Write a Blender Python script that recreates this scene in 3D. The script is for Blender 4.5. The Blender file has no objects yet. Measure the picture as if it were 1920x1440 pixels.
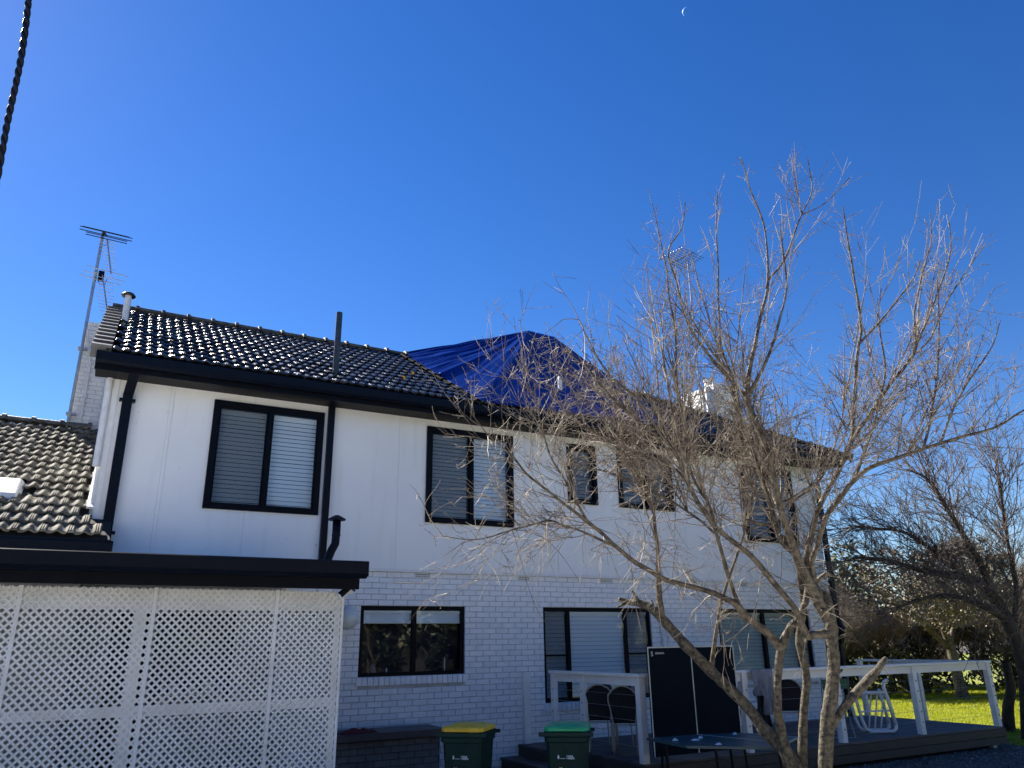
import bpy, math, random
import numpy as np
from mathutils import Vector, Matrix, noise
random.seed(7); rng = np.random.default_rng(7)
R = math.radians
S = bpy.context.scene
COL = S.collection

# ------------------------------------------------------------------ camera
CAM = Vector((0.0, 0.0, 1.75))
cam_r = Vector((0.88129676, -0.47233367, -0.01472823))
cam_u = Vector((-0.14140175, -0.29331482, 0.94550091))
cam_f = Vector((0.45091192, 0.83118429, 0.32528621))
cd = bpy.data.cameras.new('camera'); cam = bpy.data.objects.new('camera', cd); COL.objects.link(cam)
cam.matrix_world = Matrix(((cam_r.x, cam_u.x, -cam_f.x, 0.0), (cam_r.y, cam_u.y, -cam_f.y, 0.0),
                           (cam_r.z, cam_u.z, -cam_f.z, 1.75), (0, 0, 0, 1)))
cd.sensor_fit = 'HORIZONTAL'; cd.sensor_width = 36.0; cd.lens = 1416.04 * 36.0 / 1920.0
cd.clip_start = 0.1; cd.clip_end = 6000
S.camera = cam

# ------------------------------------------------------------------ light
SUN_AZ, SUN_EL = R(-23), R(39.5)          # azimuth measured from +Y towards +X
w = bpy.data.worlds.new('World'); S.world = w; w.use_nodes = True
nt = w.node_tree; nt.nodes.clear()
sky = nt.nodes.new('ShaderNodeTexSky'); sky.sky_type = 'NISHITA'; sky.sun_disc = False
sky.sun_elevation = SUN_EL; sky.sun_rotation = SUN_AZ
sky.altitude = 0; sky.air_density = 1.0; sky.dust_density = 0.05; sky.ozone_density = 3.6
hs = nt.nodes.new('ShaderNodeHueSaturation'); hs.inputs['Saturation'].default_value = 1.31; hs.inputs['Hue'].default_value = 0.514
bg = nt.nodes.new('ShaderNodeBackground'); bg.inputs['Strength'].default_value = 0.0530
wo = nt.nodes.new('ShaderNodeOutputWorld')
nt.links.new(sky.outputs[0], hs.inputs['Color']); nt.links.new(hs.outputs[0], bg.inputs['Color']); nt.links.new(bg.outputs[0], wo.inputs[0])
sl = bpy.data.lights.new('sun', 'SUN'); sl.energy = 5.0; sl.angle = R(0.53); sl.color = (1.0, 0.93, 0.82)
so = bpy.data.objects.new('sun', sl); COL.objects.link(so)
sd = Vector((math.sin(SUN_AZ) * math.cos(SUN_EL), math.cos(SUN_AZ) * math.cos(SUN_EL), math.sin(SUN_EL)))
so.rotation_euler = sd.to_track_quat('Z', 'Y').to_euler()
so.location = (-10, 20, 30)
vs = S.view_settings; vs.view_transform = 'Standard'; vs.look = 'None'; vs.exposure = 1.6; vs.gamma = 1.0; vs.use_curve_mapping = False
S.render.engine = 'CYCLES'
S.cycles.max_bounces = 6; S.cycles.transparent_max_bounces = 10
S.cycles.use_denoising = True

# ------------------------------------------------------------------ materials
def mat(name, col, rough=0.6, metal=0.0, var=None, vscale=4.0, bump=0.0, bscale=40.0, spec=0.5, detail=4.0, lo=0.35, hi=0.65, coat=0.0):
    m = bpy.data.materials.new(name); m.use_nodes = True; n = m.node_tree; b = n.nodes['Principled BSDF']
    b.inputs['Base Color'].default_value = (*col, 1); b.inputs['Roughness'].default_value = rough
    b.inputs['Metallic'].default_value = metal; b.inputs['Specular IOR Level'].default_value = spec
    if coat: b.inputs['Coat Weight'].default_value = coat
    tc = n.nodes.new('ShaderNodeNewGeometry')
    if var is not None:
        t = n.nodes.new('ShaderNodeTexNoise'); t.inputs['Scale'].default_value = vscale; t.inputs['Detail'].default_value = detail
        t.inputs['Roughness'].default_value = 0.6
        r = n.nodes.new('ShaderNodeValToRGB'); r.color_ramp.elements[0].position = lo; r.color_ramp.elements[1].position = hi
        r.color_ramp.elements[0].color = (*col, 1); r.color_ramp.elements[1].color = (*var, 1)
        n.links.new(tc.outputs['Position'], t.inputs['Vector']); n.links.new(t.outputs['Fac'], r.inputs[0]); n.links.new(r.outputs[0], b.inputs['Base Color'])
    if bump:
        t2 = n.nodes.new('ShaderNodeTexNoise'); t2.inputs['Scale'].default_value = bscale; t2.inputs['Detail'].default_value = 3
        bp = n.nodes.new('ShaderNodeBump'); bp.inputs['Strength'].default_value = bump; bp.inputs['Distance'].default_value = 0.02
        n.links.new(tc.outputs['Position'], t2.inputs['Vector']); n.links.new(t2.outputs['Fac'], bp.inputs['Height']); n.links.new(bp.outputs[0], b.inputs['Normal'])
    return m
def object_random(m, amount):                      # piece to piece brightness differences
    n = m.node_tree; b = n.nodes['Principled BSDF']
    oi = n.nodes.new('ShaderNodeObjectInfo'); mr = n.nodes.new('ShaderNodeMapRange')
    mr.inputs[3].default_value = 1 - amount; mr.inputs[4].default_value = 1 + amount
    hsv = n.nodes.new('ShaderNodeHueSaturation'); inp = b.inputs['Base Color']
    n.links.new(oi.outputs['Random'], mr.inputs[0]); n.links.new(mr.outputs[0], hsv.inputs['Value'])
    if inp.is_linked: n.links.new(inp.links[0].from_socket, hsv.inputs['Color'])
    else: hsv.inputs['Color'].default_value = inp.default_value
    n.links.new(hsv.outputs[0], inp)
    return m
M = {}
M['clad'] = mat('white_cladding_paint', (.84, .84, .82), .45, var=(.79, .79, .78), vscale=.9, bump=.05, bscale=6)
def stains(m, dark=.72):      # runs and specks of dirt with a shape of their own
    n = m.node_tree; b = n.nodes['Principled BSDF']; src = b.inputs['Base Color'].links[0].from_socket; g = n.nodes.new('ShaderNodeNewGeometry')
    mp = n.nodes.new('ShaderNodeMapping'); mp.inputs['Scale'].default_value = (5, 5, .55); t = n.nodes.new('ShaderNodeTexNoise'); t.inputs['Scale'].default_value = 1.5; t.inputs['Detail'].default_value = 7
    r = n.nodes.new('ShaderNodeValToRGB'); r.color_ramp.elements[0].position = .54; r.color_ramp.elements[1].position = .80; r.color_ramp.elements[0].color = (1, 1, 1, 1); r.color_ramp.elements[1].color = (.93, .92, .88, 1)
    t2 = n.nodes.new('ShaderNodeTexNoise'); t2.inputs['Scale'].default_value = 16; t2.inputs['Detail'].default_value = 5
    r2 = n.nodes.new('ShaderNodeValToRGB'); r2.color_ramp.elements[0].position = .70; r2.color_ramp.elements[1].position = .76; r2.color_ramp.elements[0].color = (1, 1, 1, 1); r2.color_ramp.elements[1].color = (dark, dark*.95, dark*.88, 1)
    n.links.new(g.outputs['Position'], mp.inputs[0]); n.links.new(mp.outputs[0], t.inputs['Vector']); n.links.new(t.outputs['Fac'], r.inputs[0]); n.links.new(g.outputs['Position'], t2.inputs['Vector']); n.links.new(t2.outputs['Fac'], r2.inputs[0])
    for q in (r, r2):
        x = n.nodes.new('ShaderNodeMix'); x.data_type = 'RGBA'; x.blend_type = 'MULTIPLY'; x.inputs[0].default_value = 1; n.links.new(src, x.inputs[6]); n.links.new(q.outputs[0], x.inputs[7]); src = x.outputs[2]
    n.links.new(src, b.inputs['Base Color']); return m
stains(M['clad'])
M['brick'] = object_random(mat('painted_brick', (.83, .83, .83), .5, var=(.75, .76, .78), vscale=7, bump=.35, bscale=60), .05)
M['mortar'] = mat('painted_mortar', (.40, .41, .44), .8, var=(.55, .56, .58), vscale=9)
M['white'] = mat('white_timber_paint', (.78, .78, .77), .4, var=(.70, .70, .68), vscale=6, bump=.08, bscale=30)
M['trim'] = mat('offwhite_trim', (.72, .72, .68), .5, var=(.6, .6, .55), vscale=5)
M['black'] = mat('black_trim_paint', (.002, .003, .006), .45, var=(.004, .005, .008), vscale=5, bump=.05, bscale=20, spec=.1)
M['blackmetal'] = mat('dark_painted_metal', (.002, .004, .009), .42, var=(.004, .006, .012), vscale=8, spec=.14)
M['greypipe'] = mat('dark_grey_pipe', (.018, .022, .026), .38, var=(.035, .04, .042), vscale=7, bump=.1, bscale=20)
M['galv'] = mat('galvanised_metal', (.45, .46, .47), .38, .75, var=(.34, .35, .36), vscale=14)
M['pipewhite'] = mat('white_pipe_paint', (.72, .73, .74), .4, var=(.6, .6, .6), vscale=9)
M['tile'] = mat('black_roof_tile', (.006, .007, .008), .25, var=(.035, .034, .030), vscale=9, bump=.5, bscale=35, lo=.45, hi=.75, spec=.6)
object_random(M['tile'], .3)
M['wtile'] = mat('weathered_roof_tile', (.10, .09, .072), .75, spec=.08, var=(.22, .20, .15), vscale=3.6, bump=.7, bscale=28, lo=.38, hi=.66, detail=8)
object_random(M['wtile'], .35)
M['ridge'] = mat('ridge_cap_mortared', (.05, .05, .045), .55, var=(.14, .135, .11), vscale=8, bump=.5, bscale=25)
M['roofbase'] = mat('roof_underlay', (.02, .02, .02), .9)
M['blind'] = mat('blind_slat', (.80, .82, .81), .55)
M['blindold'] = mat('old_blind_slat', (.50, .55, .47), .6, var=(.44, .49, .42), vscale=5)
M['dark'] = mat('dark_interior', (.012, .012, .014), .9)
M['room'] = mat('dim_room_wall', (.05, .045, .04), .9)
M['greywall'] = mat('grey_porch_wall', (.38, .39, .41), .8, var=(.32, .33, .35), vscale=2)
M['lattice'] = mat('lattice_timber', (.78, .79, .77), .6, var=(.66, .67, .63), vscale=3.5, bump=.1, bscale=30)
M['deck'] = object_random(mat('weathered_decking', (.045, .036, .034), .6, var=(.085, .075, .075), vscale=3, bump=.25, bscale=45), .25)
M['fasciab'] = object_random(mat('brown_deck_fascia', (.035, .024, .02), .6, var=(.055, .04, .034), vscale=2.5, bump=.2, bscale=40), .15)
M['binbody'] = mat('dark_green_bin_plastic', (.004, .024, .018), .5, var=(.008, .032, .024), vscale=6, bump=.06, bscale=60, spec=.2)
M['yellow'] = mat('yellow_bin_lid', (.85, .52, .02), .45, var=(.72, .44, .02), vscale=9, bump=.08, bscale=40)
M['green'] = mat('green_bin_lid', (.01, .42, .18), .42, var=(.01, .34, .14), vscale=9, bump=.08, bscale=40)
M['sticker'] = mat('black_sticker', (.008, .008, .008), .35)
M['stext'] = mat('pale_yellow_print', (.60, .52, .16), .5)
M['wtext'] = mat('white_print', (.6, .65, .65), .5)
M['rubber'] = mat('black_rubber', (.012, .012, .012), .8)
M['bark'] = mat('trunk_bark', (.014, .011, .008), .8, var=(.135, .115, .075), vscale=24, bump=.8, bscale=45, detail=8, lo=.36, hi=.66)
M['limb'] = mat('limb_bark', (.035, .027, .020), .6, var=(.17, .145, .105), vscale=16, bump=.5, bscale=60, spec=.2)
M['twig'] = mat('twig_bark', (.05, .034, .027), .6, var=(.34, .29, .22), vscale=5, spec=.3)
M['dbark'] = mat('dark_bark', (.022, .017, .014), .85, var=(.06, .05, .04), vscale=8, bump=.8, bscale=30)  # shade on the right-hand tree is put into this dark colour
M['dtwig'] = mat('dark_twig', (.07, .055, .045), .8, var=(.16, .13, .11), vscale=1.2)
M['ptwig'] = mat('pinkish_twig', (.26, .19, .15), .8, var=(.18, .13, .10), vscale=1.2)
M['leafbrown'] = mat('silver_brown_leaf', (.22, .18, .13), .6, var=(.12, .10, .06), vscale=2.0)
M['leafdark'] = mat('dark_evergreen_leaf', (.018, .03, .013), .7, var=(.045, .06, .022), vscale=1.5)
M['leafolive'] = mat('olive_leaf', (.07, .075, .03), .7, var=(.13, .12, .055), vscale=1.2)
M['grass'] = mat('lawn_grass', (.27, .32, .012), .6, var=(.38, .39, .02), vscale=1.4)
M['lawn'] = mat('lawn_ground', (.14, .17, .012), .9, var=(.20, .21, .02), vscale=3)
M['mulch'] = mat('mulch_ground', (.045, .038, .032), .95, var=(.09, .08, .07), vscale=7, bump=.8, bscale=30)
M['paving'] = mat('pale_paving', (.58, .56, .52), .8, var=(.50, .48, .44), vscale=2)  # lightened to bounce more sun onto the house front
M['litter'] = mat('leaf_litter', (.12, .10, .09), .8, var=(.22, .20, .19), vscale=5)
M['tt'] = mat('dark_blue_table_board', (.001, .004, .010), .6, var=(.002, .006, .013), vscale=3, spec=.06)
M['ttlow'] = mat('weathered_teal_board', (.018, .05, .058), .4, var=(.03, .075, .08), vscale=4)
M['ttline'] = mat('white_court_line', (.45, .46, .42), .5)
M['chairblk'] = mat('black_chair_fabric', (.008, .008, .010), .8)
M['cream'] = mat('cream_chair_tube', (.45, .42, .36), .35, var=(.38, .35, .29), vscale=12)
M['gchair'] = mat('green_chair_plastic', (.02, .12, .06), .5)
M['teal'] = mat('faded_teal_seat', (.12, .25, .22), .5)
M['wplastic'] = mat('white_tube_plastic', (.72, .74, .76), .35)
M['shirt'] = mat('grey_shirt_cloth', (.22, .24, .28), .9, var=(.16, .17, .21), vscale=12)
M['bshirt'] = mat('black_cloth', (.012, .011, .013), .9)
M['red'] = mat('dark_red_cloth', (.09, .012, .016), .9)
M['cap'] = mat('dark_bench_top', (.02, .024, .034), .45, var=(.035, .04, .05), vscale=5)
M['gbrick'] = object_random(mat('grey_painted_brick', (.12, .125, .135), .7, var=(.09, .095, .10), vscale=6, bump=.3, bscale=50), .12)
M['gmortar'] = mat('grey_mortar', (.05, .05, .055), .9)
M['beige'] = mat('beige_chair_fabric', (.62, .47, .32), .8)
M['board'] = mat('white_board', (.82, .84, .86), .5)
M['gum'] = mat('yellow_leaf', (.55, .36, .03), .6)
M['disc'] = mat('frosted_lamp_shade', (.62, .66, .64), .3)

def glass_mat(name, tint=(.9, .93, .95), refl=1.0):
    m = bpy.data.materials.new(name); m.use_nodes = True; n = m.node_tree; n.nodes.clear()
    o = n.nodes.new('ShaderNodeOutputMaterial'); t = n.nodes.new('ShaderNodeBsdfTransparent'); t.inputs[0].default_value = (*tint, 1)
    g = n.nodes.new('ShaderNodeBsdfGlossy'); g.inputs['Roughness'].default_value = 0.02; g.inputs[0].default_value = (refl, refl, refl, 1)
    f = n.nodes.new('ShaderNodeFresnel'); f.inputs[0].default_value = 1.55; mx = n.nodes.new('ShaderNodeMixShader')
    gm = n.nodes.new('ShaderNodeNewGeometry'); ns = n.nodes.new('ShaderNodeTexNoise'); ns.inputs['Scale'].default_value = 1.6
    b = n.nodes.new('ShaderNodeBump'); b.inputs['Strength'].default_value = .05; b.inputs['Distance'].default_value = .02
    n.links.new(gm.outputs['Position'], ns.inputs['Vector']); n.links.new(ns.outputs['Fac'], b.inputs['Height']); n.links.new(b.outputs[0], g.inputs['Normal'])
    bf = n.nodes.new('ShaderNodeMath'); bf.operation = 'SUBTRACT'; bf.inputs[0].default_value = 1; n.links.new(gm.outputs['Backfacing'], bf.inputs[1]); ml = n.nodes.new('ShaderNodeMath'); ml.operation = 'MULTIPLY'; n.links.new(f.outputs[0], ml.inputs[0]); n.links.new(bf.outputs[0], ml.inputs[1])
    n.links.new(ml.outputs[0], mx.inputs[0]); n.links.new(t.outputs[0], mx.inputs[1]); n.links.new(g.outputs[0], mx.inputs[2]); n.links.new(mx.outputs[0], o.inputs[0])
    return m
M['glass'] = glass_mat('window_glass')
def screen_mat():
    m = bpy.data.materials.new('fly_screen_mesh'); m.use_nodes = True; n = m.node_tree; n.nodes.clear()
    o = n.nodes.new('ShaderNodeOutputMaterial'); t = n.nodes.new('ShaderNodeBsdfTransparent'); d = n.nodes.new('ShaderNodeBsdfDiffuse')
    d.inputs[0].default_value = (.03, .035, .04, 1); mx = n.nodes.new('ShaderNodeMixShader'); mx.inputs[0].default_value = .24
    n.links.new(t.outputs[0], mx.inputs[1]); n.links.new(d.outputs[0], mx.inputs[2]); n.links.new(mx.outputs[0], o.inputs[0]); return m
M['screen'] = screen_mat()
def tarp_mat():
    m = mat('blue_tarpaulin', (.0004, .014, .14), .30, spec=.03); n = m.node_tree; b = n.nodes['Principled BSDF']
    m0 = n.nodes.new('ShaderNodeTexCoord'); q0 = n.nodes.new('ShaderNodeMapping'); q0.inputs['Scale'].default_value = (7, 2.0, 1); t0 = n.nodes.new('ShaderNodeTexNoise'); t0.inputs['Scale'].default_value = 1.0; t0.inputs['Detail'].default_value = 6
    r0 = n.nodes.new('ShaderNodeValToRGB'); r0.color_ramp.elements[0].position = .46; r0.color_ramp.elements[1].position = .72; r0.color_ramp.elements[0].color = (.0004, .014, .14, 1); r0.color_ramp.elements[1].color = (.005, .034, .23, 1)  # paler streaks in the base colour stand in for sheen
    n.links.new(m0.outputs['UV'], q0.inputs[0]); n.links.new(q0.outputs[0], t0.inputs['Vector']); n.links.new(t0.outputs['Fac'], r0.inputs[0]); n.links.new(r0.outputs[0], b.inputs['Base Color'])
    tc = n.nodes.new('ShaderNodeTexCoord'); mp = n.nodes.new('ShaderNodeMapping'); mp.inputs['Scale'].default_value = (60, 2.2, 1)
    ns = n.nodes.new('ShaderNodeTexNoise'); ns.inputs['Scale'].default_value = 1.0; ns.inputs['Detail'].default_value = 4
    mp2 = n.nodes.new('ShaderNodeMapping'); mp2.inputs['Scale'].default_value = (9, 11, 1)
    n2 = n.nodes.new('ShaderNodeTexNoise'); n2.inputs['Scale'].default_value = 1.0; n2.inputs['Detail'].default_value = 5
    ad = n.nodes.new('ShaderNodeMath'); ad.operation = 'ADD'
    bp = n.nodes.new('ShaderNodeBump'); bp.inputs['Strength'].default_value = .55; bp.inputs['Distance'].default_value = .05
    n.links.new(tc.outputs['UV'], mp.inputs[0]); n.links.new(mp.outputs[0], ns.inputs['Vector'])
    n.links.new(tc.outputs['UV'], mp2.inputs[0]); n.links.new(mp2.outputs[0], n2.inputs['Vector'])
    n.links.new(ns.outputs['Fac'], ad.inputs[0]); n.links.new(n2.outputs['Fac'], ad.inputs[1])
    n.links.new(ad.outputs[0], bp.inputs['Height']); n.links.new(bp.outputs[0], b.inputs['Normal'])
    return m
M['tarp'] = tarp_mat()
def leaf_trans(m, k=.35):
    n = m.node_tree; b = n.nodes['Principled BSDF']; t = n.nodes.new('ShaderNodeBsdfTranslucent'); mx = n.nodes.new('ShaderNodeMixShader'); mx.inputs[0].default_value = k
    o = n.nodes['Material Output']; s = b.inputs['Base Color']
    if s.is_linked: n.links.new(s.links[0].from_socket, t.inputs[0])
    n.links.new(b.outputs[0], mx.inputs[1]); n.links.new(t.outputs[0], mx.inputs[2]); n.links.new(mx.outputs[0], o.inputs[0]); return m
leaf_trans(M['grass'], .5)
M['leafgarden'] = mat('deep_green_leaf', (.010, .016, .008), .8, var=(.022, .03, .014), vscale=1.5)

# ------------------------------------------------------------------ builders
WL = {}      # world location of every empty / object that parents others
def tag(o, label=None, cat=None, group=None, kind=None):
    if label: o['label'] = label
    if cat: o['category'] = cat
    if group: o['group'] = group
    if kind: o['kind'] = kind
    return o
def thing(name, label, cat, loc=(0, 0, 0), rz=0.0, group=None):
    o = bpy.data.objects.new(name, None); COL.objects.link(o); o.location = loc; o.rotation_euler = (0, 0, rz)
    o.empty_display_size = .2
    WL[o.name] = Vector(loc)
    return tag(o, label, cat, group)
class MB:
    def __init__(s): s.v = []; s.f = []
    def box(s, a, b):
        x0, y0, z0 = a; x1, y1, z1 = b; k = len(s.v)
        s.v += [(x0, y0, z0), (x1, y0, z0), (x1, y1, z0), (x0, y1, z0), (x0, y0, z1), (x1, y0, z1), (x1, y1, z1), (x0, y1, z1)]
        s.f += [(k, k+3, k+2, k+1), (k+4, k+5, k+6, k+7), (k, k+1, k+5, k+4), (k+1, k+2, k+6, k+5), (k+2, k+3, k+7, k+6), (k+3, k, k+4, k+7)]
        return s
    def hexa(s, p):
        k = len(s.v); s.v += [tuple(q) for q in p]
        s.f += [(k, k+3, k+2, k+1), (k+4, k+5, k+6, k+7), (k, k+1, k+5, k+4), (k+1, k+2, k+6, k+5), (k+2, k+3, k+7, k+6), (k+3, k, k+4, k+7)]
        return s
    def bar(s, a, b, w, h, up=(0, 0, 1)):
        a = Vector(a); b = Vector(b); d = (b - a).normalized(); u = Vector(up); sx = d.cross(u)
        if sx.length < 1e-4: sx = d.cross(Vector((1, 0, 0)))
        sx.normalize(); n = sx.cross(d).normalized(); sx *= w / 2; n *= h / 2
        return s.hexa([a-sx-n, a+sx-n, b+sx-n, b-sx-n, a-sx+n, a+sx+n, b+sx+n, b-sx+n])
    def tube(s, pts, r, n=8, cap=True):
        pts = [Vector(p) for p in pts]; m = len(pts)
        rr = r if isinstance(r, (list, tuple)) else [r] * m
        t0 = (pts[1] - pts[0]).normalized(); up = Vector((0, 0, 1)) if abs(t0.z) < .9 else Vector((1, 0, 0))
        sx = t0.cross(up).normalized(); k = len(s.v)
        for i, p in enumerate(pts):
            t = (pts[min(i+1, m-1)] - pts[max(i-1, 0)])
            if t.length < 1e-9: t = t0.copy()
            t.normalize(); sx = (sx - t * sx.dot(t)).normalized(); sy = t.cross(sx)
            for j in range(n):
                a = 2 * math.pi * j / n
                s.v.append(tuple(p + (sx * math.cos(a) + sy * math.sin(a)) * rr[i]))
        for i in range(m - 1):
            for j in range(n):
                a = k + i*n + j; b = k + i*n + (j+1) % n
                s.f.append((a, b, b + n, a + n))
        if cap:
            s.f.append(tuple(k + j for j in reversed(range(n)))); s.f.append(tuple(k + (m-1)*n + j for j in range(n)))
        return s
    def prism(s, poly, axis, a, b):         # poly: 2D points, extruded along axis between a and b
        k = len(s.v); n = len(poly)
        def P(u, v, t): return {'x': (t, u, v), 'y': (u, t, v), 'z': (u, v, t)}[axis]
        s.v += [P(u, v, a) for u, v in poly] + [P(u, v, b) for u, v in poly]
        s.f += [tuple(range(k, k+n))[::-1], tuple(range(k+n, k+2*n))]
        s.f += [(k+i, k+(i+1) % n, k+n+(i+1) % n, k+n+i) for i in range(n)]
        return s
    def lathe(s, prof, c=(0, 0, 0), n=16):
        k = len(s.v); m = len(prof)
        for r, z in prof:
            for j in range(n):
                a = 2*math.pi*j/n; s.v.append((c[0]+r*math.cos(a), c[1]+r*math.sin(a), c[2]+z))
        for i in range(m-1):
            for j in range(n):
                a = k+i*n+j; b = k+i*n+(j+1) % n; s.f.append((a, b, b+n, a+n))
        return s
    def mesh(s, name, m, off=(0, 0, 0), smooth=False):
        me = bpy.data.meshes.new(name)
        ox, oy, oz = off
        me.from_pydata([(x-ox, y-oy, z-oz) for x, y, z in s.v], [], s.f)
        if m is not None: me.materials.append(m)
        if smooth: me.shade_smooth()
        me.update(); return me
def part(name, mb, m, parent=None, local=False, smooth=False, kind=None, label=None, bevel=0.0):
    off = (0, 0, 0)
    if parent is not None and not local: off = WL.get(parent.name, Vector((0, 0, 0)))
    me = mb.mesh(name, m, off, smooth); o = bpy.data.objects.new(name, me); COL.objects.link(o)
    if parent is not None: o.parent = parent; WL[o.name] = WL.get(parent.name, Vector((0, 0, 0)))
    else: WL[o.name] = Vector((0, 0, 0))
    if bevel:
        b = o.modifiers.new('bevel', 'BEVEL'); b.width = bevel; b.segments = 2; b.limit_method = 'ANGLE'
    if kind: o['kind'] = kind
    if label: o['label'] = label
    return o
def inst(name, me, parent, loc, rot=(0, 0, 0), kind=None):
    o = bpy.data.objects.new(name, me); COL.objects.link(o); o.parent = parent
    o.location = Vector(loc) - WL.get(parent.name, Vector((0, 0, 0))); o.rotation_euler = rot
    WL[o.name] = Vector(loc)
    if kind: o['kind'] = kind
    return o
def raw_mesh(name, v, f, m, smooth=False):
    me = bpy.data.meshes.new(name); v = np.asarray(v, dtype=np.float32); f = np.asarray(f, dtype=np.int32)
    k = f.shape[1]; me.vertices.add(len(v)); me.vertices.foreach_set('co', v.ravel())
    me.loops.add(f.size); me.loops.foreach_set('vertex_index', f.ravel()); me.polygons.add(len(f))
    me.polygons.foreach_set('loop_start', np.arange(0, f.size, k, dtype=np.int32))
    me.update(calc_edges=True); me.validate()
    if m is not None: me.materials.append(m)
    if smooth: me.shade_smooth()
    return me
def raw_part(name, v, f, m, parent=None, kind=None, smooth=False, label=None):
    v = np.asarray(v, dtype=np.float32)
    if parent is not None: v = v - np.array(WL[parent.name], dtype=np.float32)
    o = bpy.data.objects.new(name, raw_mesh(name, v, f, m, smooth)); COL.objects.link(o)
    if parent is not None: o.parent = parent
    if kind: o['kind'] = kind
    if label: o['label'] = label
    return o
def copy_tree(o, parent=None):
    c = o.copy(); COL.objects.link(c); c.parent = parent
    for ch in [x for x in bpy.data.objects if x.parent == o]: copy_tree(ch, c)
    return c
def px_size(p):        # metres per pixel helper: how large one metre shows at a point
    q = Vector(p) - CAM; wdt = q.dot(cam_f)
    return (960 + 1416*q.dot(cam_r)/wdt, 720 - 1416*q.dot(cam_u)/wdt, wdt)
LIMBS_TRUNK = [[(6.146,5.632,-0.256,0.115),(6.076,5.422,0.379,0.103),(6.037,5.318,0.697,0.096),(5.999,5.197,1.06,0.091),(6.031,5.099,1.42,0.082),(6.019,5.04,1.74,0.083),(5.99,5.007,2.019,0.079),(5.983,5.018,2.152,0.059)],[(6.108,5.849,-0.298,0.098),(5.856,5.577,0.594,0.083),(5.708,5.495,1.01,0.066),(5.638,5.406,1.333,0.058),(5.624,5.288,1.655,0.058),(5.661,5.196,1.838,0.054),(5.716,5.13,1.929,0.046),(5.797,5.092,2.068,0.042),(5.837,5.057,2.257,0.035)],[(6.249,5.905,-0.328,0.095),(6.101,5.69,0.426,0.077),(6.092,5.611,0.796,0.063),(6.055,5.501,1.127,0.058),(6.031,5.403,1.411,0.055),(5.959,5.358,1.625,0.055),(5.912,5.318,1.792,0.05),(5.912,5.226,2.028,0.043),(5.805,5.123,2.285,0.035),(5.689,5.045,2.493,0.03),(5.569,5.045,2.658,0.025)],[(6.15,5.761,-0.284,0.122),(5.997,5.619,0.445,0.108),(5.911,5.619,0.717,0.094),(5.789,5.732,0.905,0.085),(5.653,5.83,1.151,0.081),(5.468,5.957,1.39,0.077),(5.399,6.017,1.487,0.078),(5.222,6.095,1.686,0.073),(5.1,6.203,1.888,0.069),(4.953,6.227,2.03,0.064),(4.843,6.315,2.11,0.053),(4.768,6.408,2.129,0.04),(4.679,6.444,2.161,0.03)],[(6.006,5.255,0.901,0.048),(6.104,5.105,1.148,0.053),(6.172,5.024,1.261,0.058),(6.312,4.873,1.453,0.053),(6.351,4.822,1.529,0.048),(6.385,4.782,1.583,0.022)]]
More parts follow.
